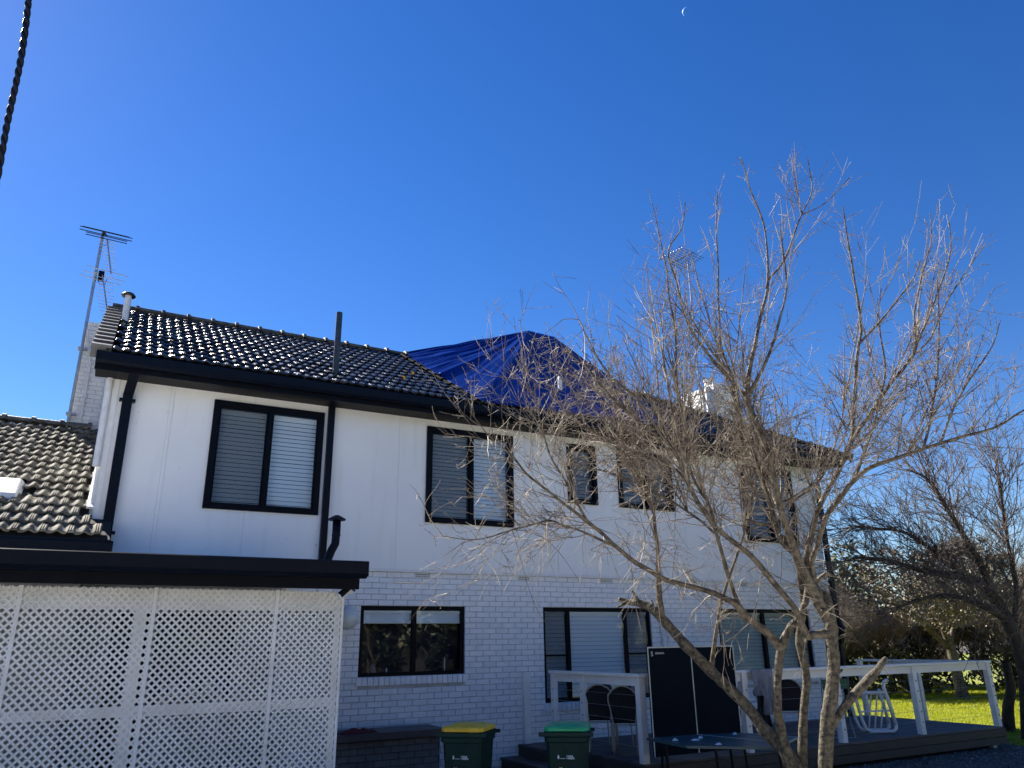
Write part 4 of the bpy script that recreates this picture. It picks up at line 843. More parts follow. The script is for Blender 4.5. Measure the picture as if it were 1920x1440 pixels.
for k in range(5):
    z = .42+k*.16
    part('wire', MB().tube([(6.73, 8.9, z), (14.6, 8.9, z)], .0022, 4), M['galv'], rail)
    part('wire', MB().tube([(6.73, 8.9, z), (6.73, 11.2, z)], .0022, 4), M['galv'], rail)
    for x in fx_[1:]: part('bolt', MB().tube([(x-.0, 8.835, z), (x, 8.852, z)], .008, 6), M['black'], rail)
    for y in (10.3, 11.15): part('bolt', MB().tube([(6.675, y-.02, z), (6.69, y-.02, z)], .008, 6), M['black'], rail)

# ------------------------------------------------------------------ low bench wall at the left
bench = thing('bench_wall', 'low grey brick wall with dark flat top against the house', 'low wall', (3.6, 11.3, GZ))
mw_ = part('wall', MB().box((2.56, 11.12, GZ), (4.75, WY-.012, .50)), M['gmortar'], bench)
for k in range(7):
    z = .50-.086*(k+1); x = 2.56 - (0 if k % 2 else .12)
    while x < 4.75:
        a, b = max(x+.005, 2.56), min(x+.235, 4.75)
        if b-a > .03: inst('brick', brick_mesh(b-a, .076, M['gbrick']), mw_, ((a+b)/2, 11.115, z+.043))
        x += .24
part('top', MB().box((2.53, 10.98, .515), (4.80, WY-.012, .61)), M['cap'], bench, bevel=.006)
def crumpled(name, c, sx, sy, h, m, seed, n=18):
    V = []; F = []
    for i in range(n+1):
        for j in range(n+1):
            u, v = i/n*2-1, j/n*2-1; rr = max(abs(u), abs(v)); e = max(0, 1-rr**3)
            z = h*e*(.45+.9*abs(noise.noise(Vector((u*1.7+seed, v*1.7, seed))))) + .003
            V.append((c[0]+u*sx*(1+.15*noise.noise(Vector((u, v, seed+3)))), c[1]+v*sy*(1+.2*noise.noise(Vector((v, u, seed)))), c[2]+z))
    for i in range(n):
        for j in range(n): a = i*(n+1)+j; F.append((a, a+n+1, a+n+2, a+1))
    return raw_part(name, V, F, m, None, smooth=True)
tag(crumpled('cloth', (3.52, 11.12, .612), .27, .09, .07, M['red'], 4), 'crumpled dark red cloth lying on the bench wall', 'cloth')

# ------------------------------------------------------------------ wheelie bins
def text_obj(name, s, size, m, parent, loc, rot, sx=1.0, extrude=.0006):
    c = bpy.data.curves.new(name, 'FONT'); c.body = s; c.size = size; c.extrude = extrude; c.materials.append(m); c.space_line = .85
    c.offset = .0012
    tmp = bpy.data.objects.new(name, c); COL.objects.link(tmp); dg = bpy.context.evaluated_depsgraph_get()
    me = bpy.data.meshes.new_from_object(tmp.evaluated_get(dg)); me.name = name; bpy.data.objects.remove(tmp)
    o = bpy.data.objects.new(name, me); COL.objects.link(o); o.parent = parent; o.location = loc; o.rotation_euler = rot; o.scale = (sx, 1, 1); return o
def make_bin(label, lidm, loc, rz):
    W, D, H = .47, .55, .84      # local: front face towards -y
    t = thing('wheelie_bin', label, 'wheelie bin', loc, rz, 'wheelie bins in front of the house'); t.scale = (1.07, 1.07, 1.08)
    b = MB(); k = 0
    def ring(z, w, d, yo=0, c=.03):
        y0, y1 = -d/2+yo, d/2+yo; x = w/2
        return [(-x+c, y0, z), (x-c, y0, z), (x, y0+c, z), (x, y1-c, z), (x-c, y1, z), (-x+c, y1, z), (-x, y1-c, z), (-x, y0+c, z)]
    rings = [ring(.04, .34, .38, .03), ring(.50, .40, .46), ring(.74, .425, .50), ring(.745, .455, .53), ring(.79, .46, .535), ring(.795, .475, .55), ring(.84, .475, .55), ring(.838, .44, .51)]
    for r_ in rings: b.v += r_
    for i in range(len(rings)-1):
        for j in range(8): a = i*8+j; c2 = i*8+(j+1) % 8; b.f.append((a, c2, c2+8, a+8))
    b.f.append(tuple(reversed(range(8))))
    part('body', b, M['binbody'], t, local=True, bevel=.004)
    part('rim_lip', MB().box((-.285, -.29, .800), (.285, -.262, .842)).box((-.272, .262, .795), (.272, .30, .83)), M['binbody'], t, local=True, bevel=.006)
    L = MB(); rr = [ring(.845, .475, .53, .005, .05), ring(.885, .47, .52, .005, .05), ring(.90, .40, .44, .0, .05), ring(.893, .34, .36, 0, .04), ring(.912, .30, .30, .02, .04)]
    for r_ in rr: L.v += r_
    for i in range(len(rr)-1):
        for j in range(8): a = i*8+j; c2 = i*8+(j+1) % 8; L.f.append((a, c2, c2+8, a+8))
    L.f.append(tuple(4*8+j for j in range(8))); L.f.append(tuple(reversed(range(8))))
    ld = part('lid', L, lidm, t, local=True, bevel=.006, smooth=False)
    part('grip', MB().box((-.09, -.285, .858), (.09, -.262, .876)), lidm, ld, local=True)
    part('hinge', MB().tube([(-.20, .285, .87), (.20, .285, .87)], .016, 8), M['binbody'], ld, local=True)
    for s in (-1, 1):
        wh = part('wheel', MB().tube([(s*.18, .21, .10), (s*.225, .21, .10)], .10, 18), M['rubber'], t, local=True)
        part('hub', MB().tube([(s*.226, .21, .10), (s*.231, .21, .10)], .05, 12), M['greypipe'], wh, local=True)
    part('axle', MB().tube([(-.18, .21, .10), (.18, .21, .10)], .012, 6), M['galv'], t, local=True)
    tilt = R(90) - math.atan2(.04, .46)*0
    sy = lambda z: -(.19 - .03 + (z-.04)*(.23-.16)/(.46)) if z < .5 else -(.23 + (z-.5)*(.02/.24))
    st = part('sticker', MB().hexa([(-.10, sy(.30)-.003, .30), (.09, sy(.30)-.003, .30), (.09, sy(.30)-.001, .30), (-.10, sy(.30)-.001, .30), (-.10, sy(.52)-.003, .545), (.09, sy(.52)-.003, .545), (.09, sy(.52)-.001, .545), (-.10, sy(.52)-.001, .545)]), M['sticker'], t, local=True)
    text_obj('lettering', 'Your\nspeed', .052, M['stext'], st, (-.083, -.2385, .475), (R(90)-.06, 0, 0))
    text_obj('lettering', 'YOUR\nWASTE', .022, M['wtext'], t, (.005, -.2420, .605), (R(88), 0, 0))
    part('divider', MB().box((-.004, -.2425, .585), (-.002, -.2400, .625)), M['wtext'], t, local=True)
    crest = MB().prism([(-.095, .588), (-.080, .588), (-.078, .607), (-.084, .622), (-.090, .628), (-.093, .616), (-.098, .604)], 'y', -.2425, -.2400).box((-.068, -.2425, .590), (-.018, -.2400, .5945))
    part('council_crest', crest, M['wtext'], t, local=True)
    return t
a = Vector((3.725, 8.676)); b_ = Vector((4.066, 8.351)); c_ = Vector((4.507, 8.72)); ang = math.atan2(b_.y-a.y, b_.x-a.x)
def bin_center(a, b, z):
    u = (b-a).normalized(); v = Vector((-u.y, u.x)); return (a+b)/2 + v*.27
cc = bin_center(a, b_, 0); make_bin('green bin with a yellow lid beside the bench wall', M['yellow'], (cc.x, cc.y, GZ+.0), ang)
a = Vector((4.688, 8.026)); b_ = Vector((5.09, 7.724)); ang = math.atan2(b_.y-a.y, b_.x-a.x)
cc = bin_center(a, b_, 0); make_bin('green bin with a bright green lid in front of the deck steps', M['green'], (cc.x, cc.y, GZ+.0), ang)

# ------------------------------------------------------------------ table tennis table
tt = thing('table_tennis_board', 'dark upright half of a table tennis table before the deck', 'table tennis table', (7.4, 8.6, GZ))
TX0, TX1, TY = 6.66, 8.20, 8.60
part('board', MB().box((TX0, TY, .345), (TX1, TY+.022, 1.685)), M['tt'], tt)
e = .018
part('edge_line', MB().box((TX0, TY-.0035, 1.685-e), (TX1, TY-.0005, 1.685)), M['ttline'], tt)
part('edge_line', MB().box((TX0, TY-.0035, .345), (TX0+e, TY-.0005, 1.685-e)), M['ttline'], tt)
part('edge_line', MB().box((TX1-e, TY-.0035, .345), (TX1, TY-.0005, 1.685-e)), M['ttline'], tt)
part('centre_line', MB().box((7.40, TY-.0035, .345), (7.416, TY-.0005, 1.665)), M['ttline'], tt)
text_obj('lettering', 'S', .085, M['ttline'], tt, (TX0+.055-7.4, TY-.004-8.6, 1.565-GZ), (R(90), 0, 0))
text_obj('lettering', 'SPONETA', .030, M['ttline'], tt, (TX0+.13-7.4, TY-.004-8.6, 1.59-GZ), (R(90), 0, 0), sx=1.15)
part('leg', MB().tube([(6.85, 8.66, .5), (6.80, 8.66, GZ)], .018, 8).tube([(8.0, 8.66, .5), (8.05, 8.66, GZ)], .018, 8).tube([(6.80, 8.66, .1), (8.05, 8.66, .1)], .014, 8), M['blackmetal'], tt)
lt = thing('weathered_table', 'worn teal table top with bits of debris before the upright board', 'table', (6.9, 7.3, GZ))
poly = [(6.12, 8.03), (6.03, 7.20), (6.80, 6.50), (7.11, 6.78), (7.62, 7.05), (7.42, 7.79), (6.85, 7.98)]
part('top', MB().prism(poly, 'z', .63, .655), M['ttlow'], lt)
part('edge_line', MB().bar((7.60, 7.06, .658), (7.40, 7.78, .658), .022, .003), M['ttline'], lt)
part('centre_line', MB().bar((6.84, 7.95, .658), (7.08, 6.80, .658), .018, .003), M['ttline'], lt)
part('edge_line', MB().bar((7.60, 7.04, .658), (6.98, 6.68, .658), .022, .003), M['ttline'], lt)
for x, y in ((6.25, 7.85), (6.35, 7.1), (7.25, 7.6), (7.2, 7.0)): part('leg', MB().tube([(x, y, .63), (x+.05, y-.02, GZ)], .016, 8), M['blackmetal'], lt)
part('brace', MB().tube([(6.3, 7.8, .25), (7.25, 7.0, .25)], .012, 6).tube([(6.38, 7.1, .25), (7.28, 7.6, .25)], .012, 6), M['blackmetal'], lt)
for i, (x, y, s, l) in enumerate([(6.22, 7.62, .035, 'pale scrap at the left end of the teal table'), (6.42, 7.50, .045, 'largest pale scrap on the teal table'), (6.60, 7.62, .03, 'small pale scrap near the middle of the teal table'), (6.36, 7.05, .035, 'white scrap at the near edge of the teal table'), (7.2, 7.68, .03, 'small pale scrap at the far edge of the teal table')]):
    tag(crumpled('debris_scrap', (x, y, .656), s, s*.7, .03, M['wtext'], 10+i, 6), l, 'scrap', 'debris on the table')

# ------------------------------------------------------------------ chairs
def banquet_chair(label, loc, rz, blk='chairblk', group='black stacking chairs on the deck'):
    t = thing('banquet_chair', label, 'chair', loc, rz, group)       # faces +y, back rest at -y
    def outline(off=0):
        P = []
        for s in (1,):
            pass
        xs = [(-.165, .46), (-.185, .60), (-.21, .72), (-.205, .80), (-.14, .875), (-.06, .915), (0, .925), (.06, .915), (.14, .875), (.205, .80), (.21, .72), (.185, .60), (.165, .46)]
        return [(x*(1-off), -.20-(z-.46)*.18, z-(.012 if off and z > .7 else 0)) for x, z in xs]
    o1 = outline()
    q = MB(); o2 = outline(.06); k = len(o2)
    q.v = [(x, y-.018, z) for x, y, z in o2] + [(x, y+.022, z) for x, y, z in o2]
    q.f = [tuple(range(k)), tuple(reversed(range(k, 2*k)))] + [(i, i+k, (i+1) % k + k, (i+1) % k) for i in range(k)]
    part('backrest', q, M[blk], t, local=True)
    part('back_frame', MB().tube([(-.17, -.17, .0), (-.165, -.19, .30)] + o1 + [(.165, -.19, .30), (.17, -.17, .0)], .0125, 8), M['cream'], t, local=True, smooth=True)
    part('seat', MB().box((-.20, -.19, .42), (.20, .22, .475)), M[blk], t, local=True, bevel=.02)
    for s in (-1, 1): part('leg', MB().tube([(s*.19, -.16, .41), (s*.20, .12, .41), (s*.20, .19, .37), (s*.20, .22, .28), (s*.205, .25, 0)], .012, 8), M['cream'], t, local=True, smooth=True)
    part('seat_rail', MB().tube([(-.19, .2, .40), (.19, .2, .40)], .01, 6).tube([(-.19, -.16, .40), (.19, -.16, .40)], .01, 6), M['cream'], t, local=True)
    return t
banquet_chair('black cream-framed chair nearest the white corner post', (7.10, 9.78, DZ), R(-42))
banquet_chair('black cream-framed chair at the rail, farther from the corner post', (7.06, 10.35, DZ), R(-40))
banquet_chair('dark chair mostly hidden behind the pair of cream-framed chairs', (7.75, 10.75, DZ), R(-150))
banquet_chair('black round-topped chair behind the tree trunks', (10.35, 9.75, DZ), R(-38))
banquet_chair('black chair under the hanging clothes', (9.45, 9.75, DZ), R(-120))
# green folding chair
t = thing('folding_chair', 'green folding chair with thin wire legs on the deck', 'chair', (11.15, 9.45, DZ), R(-40))
part('backrest', MB().prism([(-.20, .72), (.20, .74), (.20, .90), (-.20, .88)], 'y', -.20, -.185), M['gchair'], t, local=True, bevel=.01)
part('seat', MB().box((-.21, -.16, .42), (.21, .22, .445)), M['teal'], t, local=True, bevel=.01)
for s in (-1, 1):
    part('leg', MB().tube([(s*.21, -.22, .92), (s*.21, .0, .43), (s*.21, .27, .0)], .009, 6), M['galv'], t, local=True)
    part('leg', MB().tube([(s*.19, .18, .43), (s*.19, -.26, .0)], .009, 6), M['galv'], t, local=True)
part('foot_bar', MB().tube([(-.21, .27, 0.01), (.21, .27, 0.01)], .009, 6).tube([(-.19, -.26, 0.01), (.19, -.26, .01)], .009, 6), M['galv'], t, local=True)
# white tubular chair standing on its side
t = thing('tubular_chair', 'white plastic tube chair frame tipped on its side on the deck', 'chair', (12.1, 9.45, DZ), R(-26))
def fr(y): return [(-.26, y, .62), (-.31, y, .58), (-.325, y, .50), (-.28, y, .22), (-.24, y, .08), (-.17, y, .025), (.24, y, .025), (.29, y, .07), (.29, y, .15)]
for y in (-.06, .18):
    part('side_tube', MB().tube(fr(y), .027, 10), M['wplastic'], t, local=True, smooth=True)
part('top_tube', MB().tube([(-.27, -.06, .62), (-.20, -.06, .635), (.20, -.06, .635)], .030, 10), M['wplastic'], t, local=True, smooth=True)
part('arm_tube', MB().tube([(.29, -.06, .12), (.24, -.06, .45), (.18, -.06, .72), (.20, -.06, .80), (.27, -.06, .84)], .032, 10).tube([(.29, .16, .12), (.24, .16, .45), (.19, .14, .68)], .027, 10), M['wplastic'], t, local=True, smooth=True)
for i in range(3):
    x = -.06+i*.105
    part('slat', MB().tube([(x+.02, -.03, .62), (x-.03, -.01, .36), (x-.10, .0, .05)], .014, 8), M['wplastic'], t, local=True, smooth=True)
part('cross_tube', MB().tube([(-.25, 0, .335), (.25, .0, .345)], .014, 8), M['wplastic'], t, local=True)

# clothes hung over the rail
def cloth(name, x0, x1, y, z0, z1, m, seed, label, hem=.06, cat='shirt'):
    nx, nz = 26, 26; V = []; F = []
    for i in range(nx+1):
        u = i/nx
        for j in range(nz+1):
            v = j/nz; z = z1 + (z0-z1)*v + hem*noise.noise(Vector((u*3+seed, 0, 0)))*v
            wx = (x0+x1)/2 + (u-.5)*(x1-x0)*(1-.25*math.sin(v*2.6)+.12*v)
            V.append((wx, y - .03 - .05*math.sin(u*15+seed)*v*(.5+.5*v) - .03*noise.noise(Vector((u*5, v*4, seed))), z))
    for i in range(nx):
        for j in range(nz): a = i*(nz+1)+j; F.append((a, a+1, a+nz+2, a+nz+1))
    o = raw_part(name, V, F, m, None, smooth=True); md = o.modifiers.new('thick', 'SOLIDIFY'); md.thickness = .006
    return tag(o, label, cat, 'clothes hanging on the balustrade')
cloth('shirt', 8.84, 9.12, 8.82, .72, 1.345, M['shirt'], 2, 'grey shirt hanging on the white balustrade')
cloth('shirt', 8.66, 8.86, 8.80, .98, 1.345, M['shirt'], 7, 'small grey garment bunched at the left of the hanging clothes')
cloth('trousers', 8.78, 9.0, 8.87, .55, 1.10, M['bshirt'], 5, 'black garment hanging below the grey shirt', cat='trousers')

# things inside the dining window
t = thing('dining_chair', 'beige upholstered chair seen through the dining window', 'chair', (4.62, 12.24, .42))
part('backrest', MB().prism([(4.42, .42), (4.86, .42), (4.84, 1.60), (4.78, 1.68), (4.70, 1.71), (4.58, 1.71), (4.50, 1.68), (4.44, 1.60)], 'y', 12.20, 12.28), M['beige'], t)
part('leg', MB().box((4.44, 12.20, GZ), (4.48, 12.24, .42)).box((4.80, 12.20, GZ), (4.84, 12.24, .42)), M['beige'], t)
t = tag(part('white_board', MB().hexa([(4.70, 12.1, 1.32), (5.08, 12.05, 1.32), (5.09, 12.07, 1.32), (4.71, 12.12, 1.32), (4.74, 12.12, 1.56), (5.14, 12.07, 1.57), (5.15, 12.09, 1.57), (4.75, 12.14, 1.56)]).box((4.9, 12.1, .5), (4.95, 12.13, 1.32)), M['board']), 'pale flat board standing behind the dining window', 'board')
for nm, x, z, r_, lb, ct in (('candle', 4.20, 1.42, .014, 'short white candle at the dining window', 'candle'), ('candle', 5.18, 1.56, .010, 'thin tall candle behind the right pane of the dining window', 'candle'), ('bottle', 3.97, 1.48, .035, 'dark bottle at the left of the dining window', 'bottle')):
    tag(part(nm, MB().lathe([(0, 0), (r_, 0), (r_, (z-1.30)*.8), (r_*.5, (z-1.30)*.9), (r_*.5, z-1.30), (0, z-1.30)], (x, 11.98, 1.302), 12), M['white'] if nm == 'candle' else M['shirt']), lb, ct)
tag(part('window_shelf', MB().box((3.5, 11.93, 1.27), (5.6, 12.2, 1.30)), M['room']), 'dark shelf inside the dining window', 'shelf')
# ------------------------------------------------------------------ bare trees
class Tubes:
    def __init__(s, n=3): s.n = n; s.V = []; s.F = []; s.k = 0; s.ang = np.arange(n)*2*np.pi/n
    def add(s, P, r):
        P = np.asarray(P, dtype=float); r = np.asarray(r, dtype=float); m = len(P); n = s.n
        T = np.gradient(P, axis=0); T /= np.linalg.norm(T, axis=1, keepdims=True)+1e-9
        up = np.array([0, 0, 1.]) if abs(T[0, 2]) < .9 else np.array([1., 0, 0])
        X = np.cross(T, up); X /= np.linalg.norm(X, axis=1, keepdims=True)+1e-9; Y = np.cross(T, X)
        c = np.cos(s.ang)[None, :, None]; d = np.sin(s.ang)[None, :, None]
        V = P[:, None, :] + (X[:, None, :]*c + Y[:, None, :]*d)*r[:, None, None]
        s.V.append(V.reshape(-1, 3)); i = np.arange(m-1)[:, None]*n; j = np.arange(n)[None, :]; j2 = (j+1) % n
        a = (s.k+i+j); b = (s.k+i+j2); s.F.append(np.stack([a, b, b+n, a+n], -1).reshape(-1, 4)); s.k += m*n
    def obj(s, name, m, parent, kind=None, smooth=True):
        return raw_part(name, np.concatenate(s.V), np.concatenate(s.F), m, parent, kind=kind, smooth=smooth)
def unit(v): return v/(np.linalg.norm(v)+1e-9)
def smooth_line(P, r, sub=5):
    P = np.asarray(P, float); r = np.asarray(r, float); out = []; rr = []
    n = len(P)
    for i in range(n-1):
        p0 = P[max(i-1, 0)]; p1 = P[i]; p2 = P[i+1]; p3 = P[min(i+2, n-1)]
        for t in np.arange(sub)/sub:
            out.append(.5*((2*p1)+(-p0+p2)*t+(2*p0-5*p1+4*p2-p3)*t*t+(-p0+3*p1-3*p2+p3)*t**3)); rr.append(r[i]+(r[i+1]-r[i])*t)
    out.append(P[-1]); rr.append(r[-1]); return np.array(out), np.array(rr)
def shoot(tb, p, d, L, r0, depth, tropism, wander, spur=0, children=None, rg=rng):
    n = max(3, int(L/.09)); n = min(n, 9); pts = [p]; q = p.copy(); dd = d.copy()
    for i in range(n):
        dd = unit(dd + rg.normal(0, wander, 3) + np.array([0, 0, tropism])); q = q + dd*L/n; pts.append(q)
    pts = np.array(pts); r = np.linspace(r0, max(r0*.4, .0016), n+1); tb.add(pts, r)
    if spur:
        for i in range(1, n+1):
            for _ in range(spur):
                t = rg.random(); b = pts[i-1]*(1-t)+pts[i]*t; e = unit(unit(pts[i]-pts[i-1])*.9+rg.normal(0, .6, 3)); l = rg.uniform(.012, .03)
                tb.add(np.array([b, b+e*l]), np.array([.0026, .0014]))
    if depth > 0 and children:
        m, lf = children(L, depth)
        for _ in range(m):
            t = rg.uniform(.12, .95)*n; i = int(t); b = pts[i]+(pts[i+1]-pts[i])*(t-i); T = unit(pts[i+1]-pts[i])
            e = unit(T*.75 + rg.normal(0, .55, 3)); shoot(tb, b, e, L*rg.uniform(*lf), max(r[i]*.66, .0019), depth-1, tropism, wander, spur, children, rg)
def resample(P, r, step):
    seg = np.linalg.norm(np.diff(P, axis=0), axis=1); s = np.concatenate([[0], np.cumsum(seg)]); n = int(s[-1]/step)
    t = (np.arange(n)+.5)*step
    return [np.array([np.interp(x, s, P[:, k]) for k in range(3)]) for x in t], [np.interp(x, s, r) for x in t], t/max(s[-1], 1e-6)

fruit = thing('bare_tree', 'large leafless fruit tree with several leaning trunks in front of the deck', 'tree', (6.1, 5.5, GZ))
for L_ in LIMBS_TRUNK:
    P = np.array(L_)[:, :3]; r = np.array(L_)[:, 3]*.68; P, r = smooth_line(P, r, 8)
    for i in range(len(P)):
        P[i] += np.array([noise.noise(Vector(P[i]*5)+Vector((k*7, 0, 0))) for k in range(3)])*.012*(r[i]/.08)
        r[i] *= 1 + .16*noise.noise(Vector(P[i]*9)) + .10*noise.noise(Vector(P[i]*23))
    tb = Tubes(14); tb.add(P, r); k = len(P)
    # end caps
    e = P[-1] + unit(P[-1]-P[-2])*r[-1]*.35; tb.add(np.array([P[-1], e]), np.array([r[-1], .002])); o = tb.obj('trunk', M['bark'], fruit)
# gnarls and sawn stubs on the trunks
for li_, pi_, d, L, r0 in ((0, 5, (.7, -.4, .25), .15, .018), (0, 6, (-.8, -.3, -.15), .17, .022), (0, 4, (.5, -.5, .5), .11, .015), (1, 4, (.6, .1, .4), .14, .015), (0, 7, (-.6, 0, .3), .12, .02),
                          (3, 10, (-.5, .1, .8), .15, .022), (3, 11, (-.7, .3, -.3), .12, .018), (3, 9, (-.1, .3, 1), .12, .018), (2, 6, (-.2, -.5, .6), .10, .012)):
    c = np.array(LIMBS_TRUNK[li_][pi_][:3]); d = unit(np.array(d)); kn = Tubes(8); kn.add(np.array([c, c+d*L*.5, c+d*L, c+d*(L+.004)]), np.array([r0, r0*.8, r0*.62, .002])); kn.obj('knot', M['bark'], fruit)
trng = np.random.default_rng(11)
tw = [Tubes(3), Tubes(3), Tubes(3)]
ZTOP = max(q[2] for L_ in LIMBS_LIMB for q in L_)+.02
def crown_top(x): return ZTOP if x < 5.6 else ZTOP-(x-5.6)*.55     # the crown is lower towards its right side
allbr = 0
for li, L_ in enumerate(LIMBS_LIMB):
    P = np.array(L_)[:, :3]; r = np.array(L_)[:, 3]; r = r*.76; P, r = smooth_line(P, r, 6)
    for i in range(1, len(P)):
        P[i] += np.array([noise.noise(Vector(P[i]*4)+Vector((k*9, 0, 0))) for k in range(3)])*.009
        r[i] *= 1 + .12*noise.noise(Vector(P[i]*12))
    tb = Tubes(8); tb.add(P, r); tb.obj('branch', M['limb'], fruit)
    low = P[:, 2].mean() < 3.2 or li in (6,)
    T = np.gradient(P, axis=0)
    def kids_up(L, dp): return (int(L*5.5+trng.random()), (.30, .62)) if dp > 1 else (int(L*7*trng.random()+.3), (.25, .6))
    def kids_mid(L, dp): return (int(L*8*trng.random())+2, (.3, .65))
    def kids_low(L, dp): return (int(L*9*trng.random())+1, (.35, .7))
    # long straight shoots in the crown
    pts, rs, ts = resample(P, r, .115)
    for p, rr, t in zip(pts, rs, ts):
        if p[2] < 3.1 or t < .08 or trng.random() < .28: continue
        i = int(np.argmin(((P-p)**2).sum(1))); d0 = unit(T[i])
        for _ in range(1 if trng.random() < .8 else 2):
            side = trng.normal(0, 1, 3); side -= d0*side.dot(d0); side = unit(side)
            L = trng.uniform(.35, 1.15)*(1.02-.80*t)
            L = min(L, max(.12, (crown_top(p[0])-p[2])/.95))
            shoot(tw[0], p, unit(d0*1.0 + side*trng.uniform(.35, .8) + np.array([0, 0, .30])), L, min(rr*.6, .0022+L*.0050), 2, .045, .035, 1 if trng.random() < .7 else 0, kids_up, trng)
    pts, rs, ts = resample(P, r, .092)
    for p, rr, t in zip(pts, rs, ts):
        if rr > .04 and trng.random() < .7: continue
        if t < .10 or p[2] > 3.9: continue
        i = int(np.argmin(((P-p)**2).sum(1))); d0 = unit(T[i])
        for _ in range(1 if trng.random() < .7 else 2):
            side = trng.normal(0, 1, 3); side -= d0*side.dot(d0); side = unit(side)
            if p[2] > 2.6:
                shoot(tw[1], p, unit(d0*.7 + side*.8 + np.array([0, 0, .25])), trng.uniform(.2, .8), min(rr*.5, .0055), 2, .05, .10, 1 if trng.random() < .6 else 0, kids_mid, trng)
            else:
                shoot(tw[2], p, unit(d0*.4 + side*1.0), trng.uniform(.12, .55), min(rr*.5, .0052), 2, trng.choice([-.07, .03, .06]), .18, 1 if trng.random() < .5 else 0, kids_low, trng)
    # leader at the tip
for i, t_ in enumerate(tw): t_.obj('twigs', M['twig'], fruit, kind='stuff')
# long leaders that fill the crown between the traced limbs
cand = []
for li in (0, 1, 2, 3, 4, 7, 8, 13, 19, 20, 23, 24, 28, 29):
    for k in range(1, len(LIMBS_LIMB[li])):
        q = LIMBS_LIMB[li][k]
        if 2.5 < q[2] < 4.3 and px_size(q[:3])[0] > 1190: cand += [(li, k)]*(4 if px_size(q[:3])[0] < 1480 else 1)
lead = Tubes(4)
for _ in range(70):
    li, k = cand[trng.integers(0, len(cand))]; q = np.array(LIMBS_LIMB[li][k]); q0 = np.array(LIMBS_LIMB[li][k-1]); d0 = unit(q[:3]-q0[:3]); p = q[:3]
    d = unit(d0*.75 + np.array([trng.normal(-.06, .32), trng.normal(0, .32), trng.uniform(.45, 1.0)])); L = trng.uniform(.7, 1.6)*(1.1 if p[2] < 3.4 else .8); L = min(L, max(.3, (crown_top(p[0])-.5-p[2])/1.0))
    shoot(lead, p, d, L, .0095, 2, .035, .030, 0, lambda L, dp: (int(L*6+1), (.25, .5)) if dp > 1 else (int(L*7*trng.random()+.5), (.25, .6)), trng)
lead.obj('twigs', M['twig'], fruit, kind='stuff')
# long drooping shoots off the lower limbs
dr = Tubes(3)
for _ in range(90):
    a = trng.integers(0, 4); src = [LIMBS_LIMB[4], LIMBS_LIMB[5], LIMBS_LIMB[6], LIMBS_LIMB[19]][a]; q = src[trng.integers(2, len(src))]; p = np.array(q[:3])
    d = unit(np.array([trng.normal(-.1, .5), trng.normal(-.2, .4), trng.normal(.1, .4)]))
    shoot(dr, p, d, trng.uniform(.3, .8), .0045, 1, -.10, .13, 0, lambda L, dp: (int(trng.integers(1, 5)), (.3, .6)), trng)
dr.obj('twigs', M['twig'], fruit, kind='stuff')

# generic bare tree / shrub ----------------------------------------------------
def rec_tree(tb, tt_, p, d, L, r, depth, rg, spread=.6, trop=.08, nch=(2, 4), shrink=(.6, .85)):
    n = 5; pts = [p]; q = p.copy(); dd = d.copy()
    for i in range(n): dd = unit(dd + rg.normal(0, .12, 3)+np.array([0, 0, trop])); q = q+dd*L/n; pts.append(q)
    pts = np.array(pts); rr = np.linspace(r, r*.6, n+1); (tb if r > .012 else tt_).add(pts, rr)
    if depth == 0: return
    for _ in range(rg.integers(*nch)):
        t = rg.uniform(.35, 1)*n; i = min(int(t), n-1); b = pts[i]+(pts[i+1]-pts[i])*(t-i); T = unit(pts[i+1]-pts[i]); s = rg.normal(0, 1, 3); s -= T*s.dot(T); s = unit(s)
        rec_tree(tb, tt_, b, unit(T*.9+s*spread), L*rg.uniform(*shrink), max(r*.60, .0045), depth-1, rg, spread, trop, nch, shrink)
# the shaded tree by the right edge, traced limbs
dk = thing('bare_tree', 'dark leafless tree in shade at the right edge of the lawn', 'tree', (16.8, 10.0, GZ))
tb = Tubes(8); tt_ = Tubes(3); g2 = np.random.default_rng(5)
for L_ in LIMBS_DARK:
    P, r = smooth_line(np.array(L_)[:, :3], np.array(L_)[:, 3]*.78, 6); o = Tubes(8); o.add(P, r); o.obj('trunk' if L_[0][3] > .11 else 'branch', M['dbark'], dk)
    T = np.gradient(P, axis=0); pts, rs, ts = resample(P, r, .10)
    for p, rr, t in zip(pts, rs, ts):
        if rr > .09 or p[2] < 2.0: continue
        i = int(np.argmin(((P-p)**2).sum(1))); d0 = unit(T[i])
        for _ in range(2):
            s = g2.normal(0, 1, 3); rec_tree(tb, tt_, p, unit(d0*.9+s*.45+np.array([-.15, 0, .25])), g2.uniform(.35, 1.0), .011, 3, g2, .5, .03, (2, 4), (.55, .8))
tt_.obj('twigs', M['dtwig'], dk, kind='stuff')

